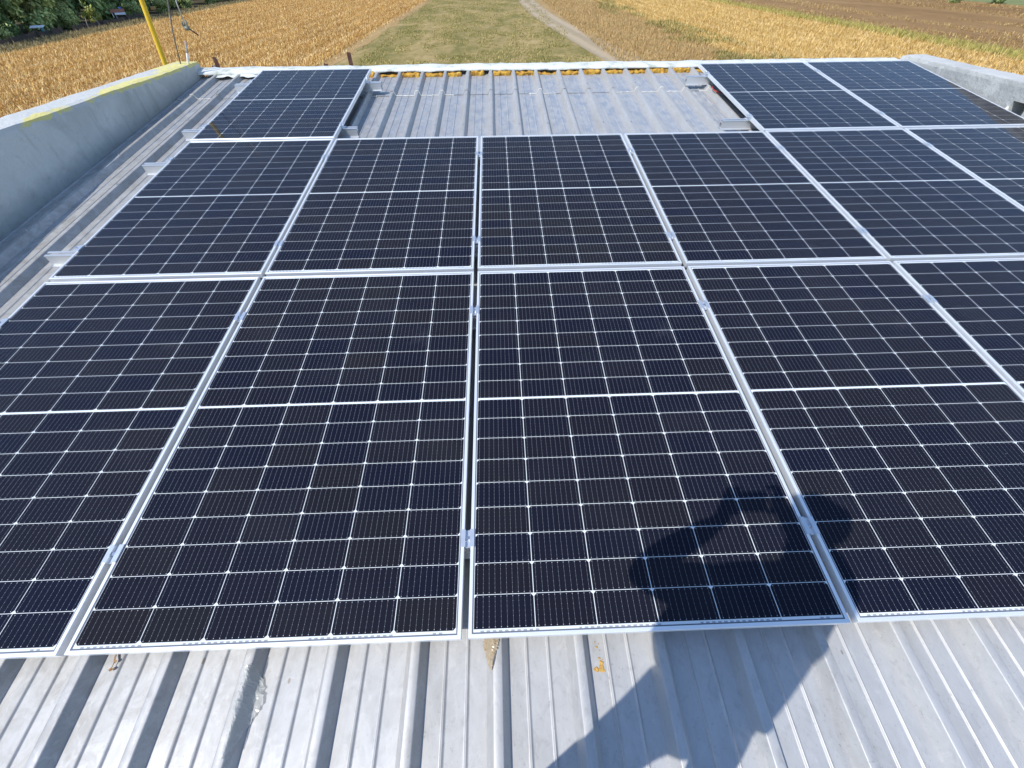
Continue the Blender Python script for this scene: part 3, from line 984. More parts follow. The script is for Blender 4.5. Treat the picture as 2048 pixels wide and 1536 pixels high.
world_child('post_bar', angle_post('', -0.740, 5.75, 0.635, 0.0, '').mesh('post_bar', M_RUST), pr1)
mb = MB(); mb.prism([(-0.790, 0.565), (-0.775, 0.570), (-0.705, 0.480), (-0.650, 0.455), (-0.655, 0.440), (-0.715, 0.462)], 5.735, 5.743, 'y')
world_child('bracket', mb.mesh('bracket', M_WIRE2), pr1)
mb = MB(); mb.box(-0.80, -0.764, 5.745, 5.749, 0.50, 0.565)
world_child('bracket_plate', mb.mesh('bracket_plate', M_RUST), pr1)
o = link('rusty_post', angle_post('', 0.787, 5.75, 0.662, 0.0, '').mesh('rusty_post', M_RUST)); tag(o, 'tall rusty post behind the right end of the lone back-row panel', 'post', 'rusty posts behind the ridge')
o = link('rusty_post', angle_post('', 0.497, 5.75, 0.562, 0.0, '').mesh('rusty_post', M_RUST)); tag(o, 'stub of a rusty post behind the middle of the lone back-row panel', 'post', 'rusty posts behind the ridge')

# ------------------------------------------------------------------ the land: fields, strips and track
HH = 8.0
def XE_L(y):
    return -60.5 - (y - 70) * 0.105 if y < 151 else -69.0 - (y - 151) * 0.02


def soil(name, stops, sc=(1, 1, 1), s1=0.35, s2=3.0, mixc=None, fine=14.0):
    t = NT(name); v = t.mapping(t.obj(), sc)
    n1 = t.noise(v, s1, 6, 0.6, 0.4); n2 = t.noise(v, s2, 6, 0.65); n3 = t.noise(v, fine, 4, 0.6)
    f = t.math('ADD', t.math('MULTIPLY', n1, 0.5), t.math('ADD', t.math('MULTIPLY', n2, 0.3), t.math('MULTIPLY', n3, 0.2)))
    c = t.ramp(f, stops)
    if mixc:
        c = t.mix(t.ramp(n2, [(0.52, 0.0), (0.66, 0.7)]), c, mixc)
    t.set(Base_Color=c, Roughness=0.95)
    t.b.inputs['Specular IOR Level'].default_value = 0.1
    t.bump(t.math('ADD', n2, n3), 0.7, 0.08)
    return t.m

M_SOIL = soil('bare_soil', [(0.35, (0.13, 0.09, 0.06)), (0.65, (0.22, 0.16, 0.11))])
M_STUB = soil('stubble_soil', [(0.35, (0.249, 0.123, 0.033)), (0.52, (0.374, 0.198, 0.057)), (0.68, (0.488, 0.287, 0.099))], (1, 0.35, 1), 0.12, 1.2)
M_GRASS = soil('short_grass', [(0.38, (0.142, 0.128, 0.035)), (0.46, (0.218, 0.176, 0.059)), (0.54, (0.323, 0.239, 0.097)), (0.62, (0.418, 0.299, 0.139))], (1.3, 0.55, 1), 0.16, 0.9, None, 6.0)
M_TAN = soil('dry_grass', [(0.36, (0.27, 0.166, 0.065)), (0.5, (0.38, 0.244, 0.105)), (0.64, (0.48, 0.331, 0.15))], (1, 0.35, 1), 0.14, 1.0, (0.27, 0.215, 0.10), 6.0)
M_YFIELD = soil('yellow_stubble_soil', [(0.36, (0.337, 0.194, 0.05)), (0.5, (0.469, 0.3, 0.083)), (0.64, (0.592, 0.407, 0.14))], (1, 0.3, 1), 0.12, 1.2)
M_PLOUGH = soil('ploughed_soil', [(0.36, (0.188, 0.104, 0.041)), (0.5, (0.265, 0.155, 0.064)), (0.64, (0.368, 0.232, 0.099))], (1, 0.22, 1), 0.10, 0.9)
M_VERGE = soil('verge_soil', [(0.36, (0.22, 0.171, 0.075)), (0.64, (0.32, 0.257, 0.128))])
M_FGREEN = soil('far_green_field', [(0.36, (0.14, 0.17, 0.06)), (0.64, (0.24, 0.25, 0.11))])


def sheet(name, x0, x1, y0, y1, lvl, mat, nx=2, ny=60, jit=0.0):
    mb = MB()
    def fn(i, j):
        y = y0 + (y1 - y0) * j / (ny - 1)
        x = x0 + (x1 - x0) * i / (nx - 1)
        if i in (0, nx - 1): x += jit * (mn.noise(Vector((x0, y * 0.25, i))) + 0.6 * mn.noise(Vector((x0, y * 0.9, i))))
        return (x, y, GZ + 0.004 * lvl)
    mb.grid(fn, nx, ny)
    o = link(name, mb.mesh(name, mat))
    o['kind'] = 'structure'
    return o


sheet('ground', -900, 900, -300, 1600, 0, M_SOIL, 2, 2)
def edge_sheet(name, a, b, lvl, mat):
    mb = MB()
    def fn(i, j):
        y = 8 + 412 * j / 199
        x = a(y) if i == 0 else b(y)
        return (x + 0.5 * mn.noise(Vector((i * 7.0 + lvl, y * 0.3, 1))), y, GZ + 0.004 * lvl)
    mb.grid(fn, 2, 200)
    o = link(name, mb.mesh(name, mat)); o['kind'] = 'structure'
edge_sheet('verge', lambda y: XE_L(y) - 5.0, lambda y: XE_L(y) + 0.6, 2, M_VERGE)
edge_sheet('stubble_field', XE_L, lambda y: -16.4, 3, M_STUB)
sheet('grass_strip', -16.8, 16.5, 6, 420, 4, M_GRASS, 2, 160, 1.0)
sheet('dry_grass_strip', 14.4, 31.0, 6, 420, 5, M_TAN, 2, 160, 0.8)
sheet('yellow_field', 30.6, 62.2, 6, 420, 6, M_YFIELD, 2, 160, 0.6)
sheet('ploughed_field', 62.4, 140, 6, 700, 7, M_PLOUGH, 2, 160, 0.2)
sheet('far_meadow', 121, 400, 6, 700, 8, M_FGREEN, 2, 100, 2.0)
sheet('farm_plot', -260, -55, 20, 420, 1, soil('garden_soil', [(0.36, (0.05, 0.04, 0.022)), (0.64, (0.10, 0.08, 0.045))]), 2, 40, 0.6)

sheet('bare_headland', -17.2, -15.2, 6, 420, 8, M_TAN, 2, 160, 0.9)
# dirt track: a curved ribbon whose two wheel ruts are bare and pale
t = NT('dirt_track_soil'); uv = t.sep(t.n('UVMap', uv_map='track').outputs[0]); v = t.obj()
n1 = t.noise(v, 0.8, 6, 0.6); n2 = t.noise(v, 5, 5, 0.6)
au = t.math('ABSOLUTE', t.math('SUBTRACT', t.math('ADD', uv[0], t.math('MULTIPLY', t.math('SUBTRACT', n1, 0.5), 0.25)), 0.5))
rut = t.ramp(t.math('ABSOLUTE', t.math('SUBTRACT', au, 0.27)), [(0.07, 1.0), (0.19, 0.0)])
cb_ = t.ramp(n2, [(0.35, (0.27, 0.205, 0.115)), (0.65, (0.38, 0.29, 0.175))])
M_TRACK = t.set(Base_Color=t.mix(rut, cb_, t.ramp(n2, [(0.3, (0.35, 0.26, 0.155)), (0.7, (0.46, 0.35, 0.22))])), Roughness=0.95)
t.bump(t.math('ADD', n2, t.math('MULTIPLY', rut, -1.0)), 0.6, 0.08)
ctrl = [(20.4, 20), (18.6, 42), (17.2, 57), (16.3, 66), (14.9, 82), (13.2, 104), (12.2, 130), (12.0, 160), (12.4, 260), (13, 420)]
mb = MB(); uvs = []
path = []
for i in range(len(ctrl) - 1):
    p0 = ctrl[max(i - 1, 0)]; p1 = ctrl[i]; p2 = ctrl[i + 1]; p3 = ctrl[min(i + 2, len(ctrl) - 1)]
    for q in range(10):
        tt = q / 10
        path.append(tuple(0.5 * ((2 * b) + (-a + c) * tt + (2 * a - 5 * b + 4 * c - d) * tt ** 2 + (-a + 3 * b - 3 * c + d) * tt ** 3) for a, b, c, d in zip(p0, p1, p2, p3)))
def trk(i, j):
    x, y = path[j]
    return (x + (i / 4 - 0.5) * 4.6, y, GZ + 0.004 * 9)
mb.grid(trk, 5, len(path))
me = mb.mesh('dirt_track', M_TRACK)
ul = me.uv_layers.new(name='track')
vi = np.zeros(len(me.loops), dtype=np.int32); me.loops.foreach_get('vertex_index', vi)
ul.data.foreach_set('uv', np.stack([(vi % 5) / 4.0, (vi // 5) / 10.0], 1).astype(np.float32).ravel())
o = link('dirt_track', me); o['kind'] = 'structure'

# ---- crop residue, grass: many small blades, one object per cover
t = NT('dry_stalk'); M_STALK = t.set(Base_Color=t.attr('tint'), Roughness=0.8)
t.b.inputs['Specular IOR Level'].default_value = 0.15
t.b.inputs['Subsurface Weight'].default_value = 0.0


def blades(name, n, x0, x1, y0, y1, L0, L1, w, pal, lean=0.6, rowp=0, curve=0.35, wind=None, ypow=1.0, label=None, clump=None, edge=None):
    """bent leaf blades, two quads each"""
    u = RNG.random(n)
    y = y0 * (y1 / y0) ** (u ** ypow)
    x = x0 + (x1 - x0) * RNG.random(n)
    if rowp:
        x = np.round(x / rowp) * rowp + RNG.normal(0, rowp * 0.20, n)
    if edge is not None:
        xe = np.where(y < 151, -60.5 - (y - 70) * 0.105, -69.0 - (y - 151) * 0.02)
        keep = (x > xe) if edge > 0 else ((x < xe) & (x > xe - 4.8))
        x, y = x[keep], y[keep]; n = len(x)
    if clump is not None:
        keep = np.array([mn.noise(Vector((a * clump[0], b * clump[1], 5.5))) > clump[2] for a, b in zip(x, y)])
        x, y = x[keep], y[keep]; n = len(x)
    L = L0 + (L1 - L0) * RNG.random(n) ** 1.5
    az = RNG.random(n) * 2 * np.pi
    ln = np.abs(RNG.normal(lean, 0.35, n))
    dx, dy = np.cos(az), np.sin(az)
    px, py = -dy, dx
    wv_ = w * (0.6 + 0.8 * RNG.random(n))
    z0 = np.full(n, GZ + 0.03)
    V = np.zeros((n, 6, 3))
    for k, f in enumerate((0.0, 0.55, 1.0)):
        a = ln * (0.55 + curve * f * 1.6)
        hx = np.sin(a) * L * f; hz = np.cos(a) * L * f
        hz = np.maximum(hz, 0.02 * f)
        cx, cy, cz = x + dx * hx, y + dy * hx, z0 + hz
        ww = wv_ * (1.0, 0.9, 0.25)[k] * 0.5
        V[:, 2 * k, 0] = cx - px * ww; V[:, 2 * k, 1] = cy - py * ww; V[:, 2 * k, 2] = cz
        V[:, 2 * k + 1, 0] = cx + px * ww; V[:, 2 * k + 1, 1] = cy + py * ww; V[:, 2 * k + 1, 2] = cz
    base = (np.arange(n) * 6)[:, None]
    Q = np.concatenate([base + np.array([[0, 1, 3, 2]]), base + np.array([[2, 3, 5, 4]])], 1).reshape(-1, 4)
    pal = np.array(pal)
    ci = RNG.integers(0, len(pal), n)
    cc = pal[ci] * (0.75 + 0.5 * RNG.random((n, 1)))
    if wind is not None:
        wob = np.array([mn.noise(Vector((a * 0.15, b * 0.02, 3.0))) for a, b in zip(x, y)]) * 0.5 * wind
        xw = x + wob
        m = (np.abs(((xw / wind) % 1.0) - 0.5) < 0.13)
        cc[m] = cc[m] * 0.72 + np.array([0.72, 0.58, 0.34]) * 0.32
        m2 = (np.abs(((xw / wind + 0.37) % 1.0) - 0.5) < 0.16)
        cc[m2] *= 0.86
    cols = np.repeat(cc, 2, 0)
    o = link(name, np_mesh(name, V.reshape(-1, 3), Q, M_STALK, np.clip(cols, 0, 0.9)))
    o['kind'] = 'stuff'
    return o


CORN = [(0.686, 0.451, 0.157), (0.572, 0.335, 0.096), (0.824, 0.622, 0.294), (0.436, 0.231, 0.068), (0.629, 0.381, 0.113), (0.756, 0.543, 0.226), (0.504, 0.288, 0.079)]
blades('corn_stubble', 190000, -71, -16.5, 30, 240, 0.18, 0.58, 0.042, CORN, 0.85, 0.9, wind=3.6, edge=1)
YEL = [(0.666, 0.446, 0.157), (0.572, 0.358, 0.114), (0.77, 0.562, 0.271), (0.499, 0.32, 0.096), (0.624, 0.407, 0.14)]
blades('yellow_stubble', 120000, 30.8, 62.1, 24, 240, 0.2, 0.62, 0.042, YEL, 0.75, 0.9, wind=3.3)
GRN = [(0.16, 0.17, 0.05), (0.22, 0.21, 0.06), (0.12, 0.15, 0.05), (0.30, 0.26, 0.09)]
blades('field_edge_weeds', 26000, 27.0, 35.0, 24, 200, 0.2, 0.6, 0.05, GRN + [(0.42, 0.34, 0.12)], 0.4, clump=(0.25, 0.12, 0.02))
blades('field_edge_weeds', 20000, 58.5, 62.6, 24, 200, 0.3, 0.8, 0.05, [(0.36, 0.32, 0.08), (0.28, 0.28, 0.07), (0.50, 0.42, 0.14)], 0.4)
blades('plough_straw', 60000, 63.3, 118, 24, 240, 0.2, 0.55, 0.05, [(0.48, 0.32, 0.12), (0.38, 0.24, 0.085), (0.56, 0.41, 0.17), (0.30, 0.18, 0.065)], 0.9, clump=(0.14, 0.015, -0.15))
GR2 = [(0.17, 0.171, 0.034), (0.13, 0.142, 0.028), (0.26, 0.228, 0.056), (0.44, 0.342, 0.118), (0.52, 0.399, 0.149)]
blades('meadow_grass', 70000, -15, 14, 26, 200, 0.10, 0.28, 0.045, GR2, 0.8, clump=(0.5, 0.25, -0.12))
TN = [(0.48, 0.313, 0.129), (0.4, 0.258, 0.105), (0.56, 0.386, 0.177), (0.29, 0.202, 0.068), (0.44, 0.285, 0.116)]
blades('dry_grass', 60000, 16, 31, 24, 200, 0.15, 0.5, 0.04, TN, 0.5)
blades('verge_weeds', 60000, -78, -60, 50, 240, 0.2, 0.6, 0.06, [(0.26, 0.20, 0.10), (0.20, 0.17, 0.08), (0.34, 0.27, 0.14)], 0.5, edge=-1)

# ------------------------------------------------------------------ trees and garden plots beyond the stubble
t = NT('leaves'); M_LEAVES = t.set(Base_Color=t.attr('tint'), Roughness=0.55)
t.b.inputs['Specular IOR Level'].default_value = 0.3
M_BARK = plain('bark', (0.09, 0.065, 0.045), 0.9, 0, 0.3, 8, 0.6)


def crown_mesh(name, h, r, n, pal, size, seed, low=0.15):
    rg = np.random.default_rng(seed)
    nb = 16
    cen, rad_ = [], []
    for _ in range(nb):
        zz = h * (low + (0.93 - low) * rg.random())
        k = math.sin(math.pi * min(1, max(0.05, (zz / h - low * 0.6) / (1.05 - low * 0.6)))) ** 0.6
        a = rg.random() * 2 * math.pi
        q = r * k * math.sqrt(rg.random()) * 0.8
        cen.append((q * math.cos(a), q * math.sin(a), zz)); rad_.append(r * (0.26 + 0.26 * rg.random()))
    cen = np.array(cen); rad_ = np.array(rad_)
    bi = rg.integers(0, nb, n)
    d = rg.normal(size=(n, 3)); d /= np.linalg.norm(d, axis=1)[:, None]
    P = cen[bi] + d * (rad_[bi] * (0.55 + 0.5 * rg.random(n)))[:, None] * np.array([1, 1, 0.85])
    P[:, 2] = np.maximum(P[:, 2], 0.15)
    nrm = d * 0.9 + rg.normal(size=(n, 3)) * 0.45 + np.array([0, 0, 0.25])
    a1 = np.cross(nrm, rg.normal(size=(n, 3)))
    a1 /= np.linalg.norm(a1, axis=1)[:, None]
    a2 = np.cross(nrm, a1); a2 /= np.linalg.norm(a2, axis=1)[:, None]
    s = (size * (0.6 + 0.8 * rg.random(n)))[:, None]
    V = np.stack([P - a1 * s, P - a2 * s * 0.5, P + a1 * s, P + a2 * s * 0.5], 1)
    Q = np.arange(n * 4).reshape(-1, 4)
    pal = np.array(pal)
    bt = rg.random((nb, 1)) * 0.5 + 0.75
    cols = pal[rg.integers(0, len(pal), n)] * bt[bi] * (0.8 + 0.4 * rg.random((n, 1)))
    return np_mesh(name, V.reshape(-1, 3), Q, M_LEAVES, cols)


def trunk_mesh(h, r, seed):
    rg = random.Random(seed)
    mb = MB()
    top = (rg.uniform(-.3, .3), rg.uniform(-.3, .3), h * 0.62)
    mb.tube([(0, 0, -0.1), (top[0] * .4, top[1] * .4, h * 0.3), top], [r, r * 0.75, r * 0.35], 8)
    for q in range(5):
        a = rg.random() * 6.28; z = h * rg.uniform(0.25, 0.55); L = h * rg.uniform(0.2, 0.33)
        mb.tube([(top[0] * .5, top[1] * .5, z), (math.cos(a) * L * .6, math.sin(a) * L * .6, z + L * .55), (math.cos(a) * L, math.sin(a) * L, z + L)], [r * 0.4, r * 0.25, r * 0.08], 6)
    return mb.mesh('trunk', M_BARK, True)


DK = [(0.159, 0.234, 0.081), (0.211, 0.305, 0.099), (0.275, 0.356, 0.125), (0.106, 0.163, 0.056)]
MDG = [(0.305, 0.38, 0.134), (0.377, 0.448, 0.158), (0.233, 0.302, 0.103), (0.448, 0.483, 0.19)]
LTG = [(0.351, 0.362, 0.072), (0.429, 0.425, 0.096), (0.273, 0.3, 0.072)]
kinds = {
    'dark': (crown_mesh('crown', 11, 4.6, 5200, DK, 0.42, 11, 0.08), trunk_mesh(11, 0.28, 1)),
    'dark2': (crown_mesh('crown', 13, 5.2, 5600, DK + MDG[2:3], 0.44, 12, 0.06), trunk_mesh(13, 0.32, 2)),
    'mid': (crown_mesh('crown', 9, 4.2, 5200, MDG, 0.36, 13, 0.05), trunk_mesh(9, 0.22, 3)),
    'shrub': (crown_mesh('crown', 3.2, 2.2, 2600, MDG, 0.22, 14, 0.03), trunk_mesh(3.2, 0.08, 4)),
    'lime': (crown_mesh('crown', 3.6, 2.2, 2600, LTG, 0.22, 15, 0.03), trunk_mesh(3.6, 0.08, 5)),
}
protos = {}


def plant(kind, x, y, sc, label, group, name):
    key = (kind, name)
    m = Matrix.Translation((x, y, GZ)) @ Matrix.Rotation(random.random() * 6.28, 4, 'Z') @ Matrix.Diagonal((sc, sc, sc * random.uniform(.92, 1.1), 1))
    if key not in protos:
        cr_, tr = kinds[kind]
        o = empty(name, m, label, 'tree' if 'tree' in name else 'shrub', group)
        link('crown', cr_, o); link('trunk', tr, o)
        protos[key] = o
    else:
        o = dup(protos[key], m, label)
    return o


TG = 'trees beyond the stubble field'
ORDN = ['first', 'second', 'third', 'fourth', 'fifth', 'sixth', 'seventh', 'eighth', 'ninth', 'tenth', 'eleventh', 'twelfth', 'thirteenth', 'fourteenth']
yy = 76.0
i = 0
while yy < 260 and i < 14:
    kd = ('dark', 'dark2', 'dark', 'mid', 'dark2')[i % 5]
    plant(kd, XE_L(yy) - 11.5 - 4 * ((i * 37) % 5) / 4, yy, random.uniform(0.85, 1.15), '%s dark tree of the back row beyond the stubble, counted from the left' % ORDN[i], TG, 'broadleaf_tree')
    yy += random.uniform(6.0, 9.0) * (1 + i * 0.06); i += 1
yy = 92.0
i = 0
while yy < 300 and i < 14:
    plant(('dark2', 'dark')[i % 2], XE_L(yy) - 25 - random.random() * 8, yy, random.uniform(1.0, 1.3), 'tall dark tree in the rear of the wood, %s from the left' % ORDN[i], TG, 'tall_tree')
    yy += random.uniform(8, 13); i += 1
SG = 'shrubs along the garden fence'
for kd, off, y, sc, lab in [
    ('mid', -9.5, 82, 0.70, 'yellowish green bushy tree left of the white canopy'),
    ('mid', -10.5, 95, 0.80, 'bright green willow-like tree right of the white canopy'),
    ('mid', -11, 101, 0.6, 'green bushy tree behind the dark fence'),
    ('dark', -11, 89, 0.5, 'dark low tree just behind the white canopy'),
    ('dark', -10, 116, 0.5, 'dark low tree close behind the red-roofed shed'),
    ('dark', -8, 128, 0.42, 'dark bushy tree left of the yellow pole in the photo'),
    ('dark', -8.5, 138, 0.45, 'dark bushy tree right of the yellow pole in the photo'),
    ('dark', -8.5, 150, 0.45, 'dark bushy tree at the far field corner'),
    ('dark', -9, 166, 0.5, 'farthest dark bushy tree along the stubble'),
]:
    plant(kd, XE_L(y) + off - 1.5, y, sc, lab, TG, 'bushy_tree')
for kd, off, y, sc, lab in [
    ('shrub', -8, 99.5, 0.75, 'round green shrub left of the lime shrub by the fence'),
    ('lime', -8, 106, 0.66, 'lime green shrub just left of the red-roofed shed'),
    ('shrub', -7.5, 121, 0.75, 'green shrub right of the blue tarpaulin'),
    ('shrub', -6.5, 132, 0.7, 'low green shrub beside the yellow pole in the photo'),
    ('shrub', -6.5, 145, 0.7, 'low green shrub at the far field corner'),
    ('shrub', -6.5, 160, 0.8, 'farthest low shrub along the stubble field'),
    ('shrub', -7, 80, 0.7, 'dark shrub at the left photo edge beside the fence'),
    ('shrub', 113.5 - XE_L(131), 131, 0.8, 'small shrub on the ploughed field edge, left one of a far pair'),
    ('shrub', 120.5 - XE_L(127.5), 127.5, 0.9, 'small shrub on the ploughed field edge, right one of a far pair'),
]:
    plant(kd, XE_L(y) + off - (0.8 if off < 0 else 0), y, sc, lab, SG, 'garden_shrub')

# ---- red-roofed shed
M_TERRA = plain('terracotta_sheet', (0.42, 0.16, 0.09), 0.8, 0, 0.2, 3)
M_WHITE = plain('white_paint', (0.76, 0.76, 0.75), 0.6, 0, 0.05, 2)
M_DARKW = plain('dark_boards', (0.055, 0.042, 0.038), 0.85, 0, 0.3, 3)
M_TURQ = plain('turquoise_paint', (0.06, 0.22, 0.28), 0.6)
M_BLUE = plain('blue_tarpaulin', (0.04, 0.12, 0.42), 0.5, 0, 0.25, 2)
sh = empty('garden_shed', Matrix.Translation((XE_L(114) - 7.8, 114, GZ)) @ Matrix.Rotation(math.radians(30), 4, 'Z') @ Matrix.Scale(0.6, 4), 'tiny shed with a terracotta roof and white awning among the trees', 'shed')
mb = MB(); mb.box(-1.7, 1.7, -1.3, 1.3, 0, 2.0); link('shed_wall', mb.mesh('shed_wall', M_DARKW), sh)
mb = MB(); mb.prism([(-1.6, 2.05), (0.0, 2.75), (1.6, 2.05), (1.6, 2.13), (0.0, 2.83), (-1.6, 2.13)], -2.0, 2.0, 'x'); link('roof', mb.mesh('roof', M_TERRA), sh)
mb = MB(); mb.prism([(-1.62, 2.02), (-2.5, 1.70), (-2.5, 1.50), (-2.45, 1.50), (-2.45, 1.68), (-1.62, 1.96)], -1.0, 2.0, 'x'); link('awning', mb.mesh('awning', M_WHITE), sh)
mb = MB()
mb.box(-1.75, -1.55, -2.35, -2.15, 0.9, 2.0)
link('white_panel', mb.mesh('white_panel', M_WHITE), sh)
for px_ in (-0.9, 1.9):
    mb = MB(); mb.tube([(px_, -2.42, 0), (px_, -2.42, 1.55)], 0.04, 6); link('awning_post', mb.mesh('awning_post', M_WHITE), sh)

cn = empty('white_canopy', Matrix.Translation((XE_L(88) - 7.0, 88, GZ)) @ Matrix.Rotation(math.radians(25), 4, 'Z') @ Matrix.Scale(0.5, 4), 'white roofed canopy with a turquoise side board at the left field edge', 'canopy')
mb = MB(); mb.prism([(-1.5, 2.2), (1.4, 2.5), (1.4, 2.62), (-1.5, 2.32)], -1.7, 1.7, 'x'); link('roof', mb.mesh('roof', M_WHITE), cn)
mb = MB(); mb.box(0.9, 1.6, -1.45, -1.38, 1.3, 2.15); link('side_board', mb.mesh('side_board', M_TURQ), cn)
for a_, b_ in ((-1.5, -1.3), (0.4, -1.3), (1.5, -1.3), (-1.5, 1.2), (1.5, 1.2)):
    mb = MB(); mb.tube([(a_, b_, 0), (a_, b_, 2.2)], 0.07, 8); link('canopy_post', mb.mesh('canopy_post', plain('post_wood', (0.25, 0.22, 0.19), 0.8)), cn)

mb = MB()
def tarp(i, j):
    a = 2 * math.pi * i / 14; z = j / 7
    r_ = (0.5 - 0.2 * z) * (1 + 0.25 * mn.noise(Vector((math.cos(a) * 1.5, math.sin(a) * 1.5, z * 2))))
    return (XE_L(123) - 12.0 + r_ * math.cos(a), 123 + r_ * math.sin(a), GZ + 1.5 * z)
mb.grid(tarp, 14, 8, closed_u=True)
mb.face([tarp(i, 7) for i in range(14)])
o = link('blue_tarpaulin', mb.mesh('blue_tarpaulin', M_BLUE, True)); tag(o, 'upright bundle of blue tarpaulin right of the red-roofed shed', 'tarpaulin')

fe = empty('garden_fence', Matrix.Translation((XE_L(76) - 5.4, 76, GZ)) @ Matrix.Rotation(math.atan(0.105), 4, 'Z'), 'dark board fence along the foot of the trees', 'fence')
y_ = 0.0; k = 0
while y_ < 40:
    h = 0.7 + 0.5 * abs(mn.noise(Vector((y_ * 0.3, 0, 0))))
    if not (12.0 < y_ < 15.5):
        mb = MB()
        q = 0.0
        while q < 2.9:
            hh = h + random.uniform(-.12, .12)
            mb.box(-0.02, 0.01, q, q + 0.17, 0.05, hh)
            q += 0.19
        pnl = link('board_panel', mb.mesh('board_panel', M_DARKW), fe, Matrix.Translation((0.15 * math.sin(k * 2.1), y_, 0)))
    mb = MB(); mb.box(0.012, 0.10, 0, 0.09, 0, h + 0.2)
    link('fence_post', mb.mesh('fence_post', M_DARKW), fe, Matrix.Translation((0.15 * math.sin(k * 2.1), y_, 0)))
    y_ += 3.0; k += 1
M_STAKE = plain('pale_stake', (0.42, 0.38, 0.33), 0.8)
for (x, y, h, ln, lab) in ((-68.5, 97.5, 1.6, 0.3, 'pale leaning stake in front of the dark fence, near the canopy'),
                           (-68.9, 101.5, 1.5, -0.5, 'pale leaning stake in front of the dark fence, farther from the canopy'),
                           (-66.3, 157.4, 1.8, -0.2, 'lone pale stake at the far side of the stubble field')):
    mb = MB(); mb.tube([(x, y, GZ), (x + ln * .5, y + ln * .2, GZ + h * .55), (x + ln, y + ln * .5, GZ + h)], [0.05, 0.045, 0.03], 7)
    o = link('wooden_stake', mb.mesh('wooden_stake', M_STAKE, True)); tag(o, lab, 'stake', 'stakes by the field')

# ------------------------------------------------------------------ the photographer, whose shadow falls on the roof
def skin_mesh(name, joints, edges, radii, mat, sub=2, root=0):
    me = bpy.data.meshes.new(name + '_skeleton')
    me.from_pydata([tuple(j) for j in joints], edges, [])
    o = bpy.data.objects.new(name + '_tmp', me); COL.objects.link(o)
    o.modifiers.new('skin', 'SKIN')
    if not me.skin_vertices: 
        bpy.context.view_layer.update()
    sv = me.skin_vertices[0].data if me.skin_vertices else None
    if sv is None:
        bm = bmesh.new(); bm.from_mesh(me); bm.verts.layers.skin.verify(); bm.to_mesh(me); bm.free()
        sv = me.skin_vertices[0].data
    for i_, r_ in enumerate(radii):
        sv[i_].radius = (r_, r_) if not isinstance(r_, tuple) else r_
        sv[i_].use_root = (i_ == root)
    s = o.modifiers.new('sub', 'SUBSURF'); s.levels = sub; s.render_levels = sub
    dg = bpy.context.evaluated_depsgraph_get(); dg.update()
    out = bpy.data.meshes.new_from_object(o.evaluated_get(dg)); out.name = name
    bpy.data.objects.remove(o)
    out.materials.clear(); out.materials.append(mat)
    out.polygons.foreach_set('use_smooth', [True] * len(out.polygons))
    return out


M_SKIN = plain('skin', (0.50, 0.31, 0.22), 0.55, 0, 0.06, 12)
M_JACKET = plain('dark_jacket', (0.04, 0.045, 0.06), 0.85, 0, 0.2, 20, 0.3)
M_TROUSER = plain('grey_trousers', (0.10, 0.10, 0.11), 0.85, 0, 0.15, 20, 0.3)
M_SHOE = plain('work_shoe', (0.06, 0.05, 0.045), 0.7)
M_HAIR = plain('dark_hair', (0.02, 0.016, 0.013), 0.6, 0, 0.3, 60, 0.4)

def roofz(y, x=None):   # world height of the pan at world y
    return y * math.tan(SLOPE) + ZP / math.cos(SLOPE)

HEAD = Vector((2.60, -0.475, 1.53))
SHL, SHR = Vector((2.355, -0.53, 1.205)), Vector((2.745, -0.545, 1.215))
NECK = Vector((2.585, -0.535, 1.315))
CHEST = Vector((2.535, -0.555, 1.12))
WAIST = Vector((2.46, -0.60, 0.92))
PELV = Vector((2.42, -0.64, 0.76))
HIPL, HIPR = Vector((2.31, -0.645, 0.73)), Vector((2.54, -0.655, 0.73))
KNL, KNR = Vector((2.235, -0.60, 0.26)), Vector((2.63, -0.615, 0.26))
ANL, ANR = Vector((2.25, -0.68, roofz(-0.68) + 0.10)), Vector((2.66, -0.70, roofz(-0.70) + 0.10))
TOL, TOR = ANL + Vector((-0.03, 0.17, -0.055)), ANR + Vector((0.03, 0.17, -0.055))
ELL, ELR = Vector((2.205, -0.385, 1.06)), Vector((2.775, -0.36, 1.135))
PH = CAM_P + CAM_B * 0.012 + CAM_R * 0.012                # centre of the phone
WRL = PH - CAM_R * 0.105 + CAM_B * 0.045 - CAM_U * 0.05
WRR = PH + CAM_R * 0.115 + CAM_B * 0.045 - CAM_U * 0.045
person = empty('person', Matrix.Translation((2.46, -0.64, roofz(-0.64))), 'standing person holding a phone, seen only by the shadow on panels and roof', 'person')
bpy.context.view_layer.update()
J, E, Rr = [], [], []
def add(p, r, par=None):
    J.append(Vector(p)); Rr.append(r)
    if par is not None: E.append((par, len(J) - 1))
    return len(J) - 1
pv = add(PELV, 0.105); ws = add(WAIST, 0.115, pv); cs = add(CHEST, 0.135, ws); nk = add(NECK, 0.06, cs)
h0 = add(HEAD + Vector((-0.002, 0.005, -0.075)), 0.068, nk); h1 = add(HEAD + Vector((0, 0.0, 0.0)), 0.088, h0); h2 = add(HEAD + Vector((0, -0.012, 0.07)), 0.080, h1)
nose = add(HEAD + Vector((-0.02, 0.108, -0.025)), 0.012, h1)
for q in (-1, 1): add(HEAD + Vector((q * 0.098, -0.005, -0.01)), 0.016, h1)
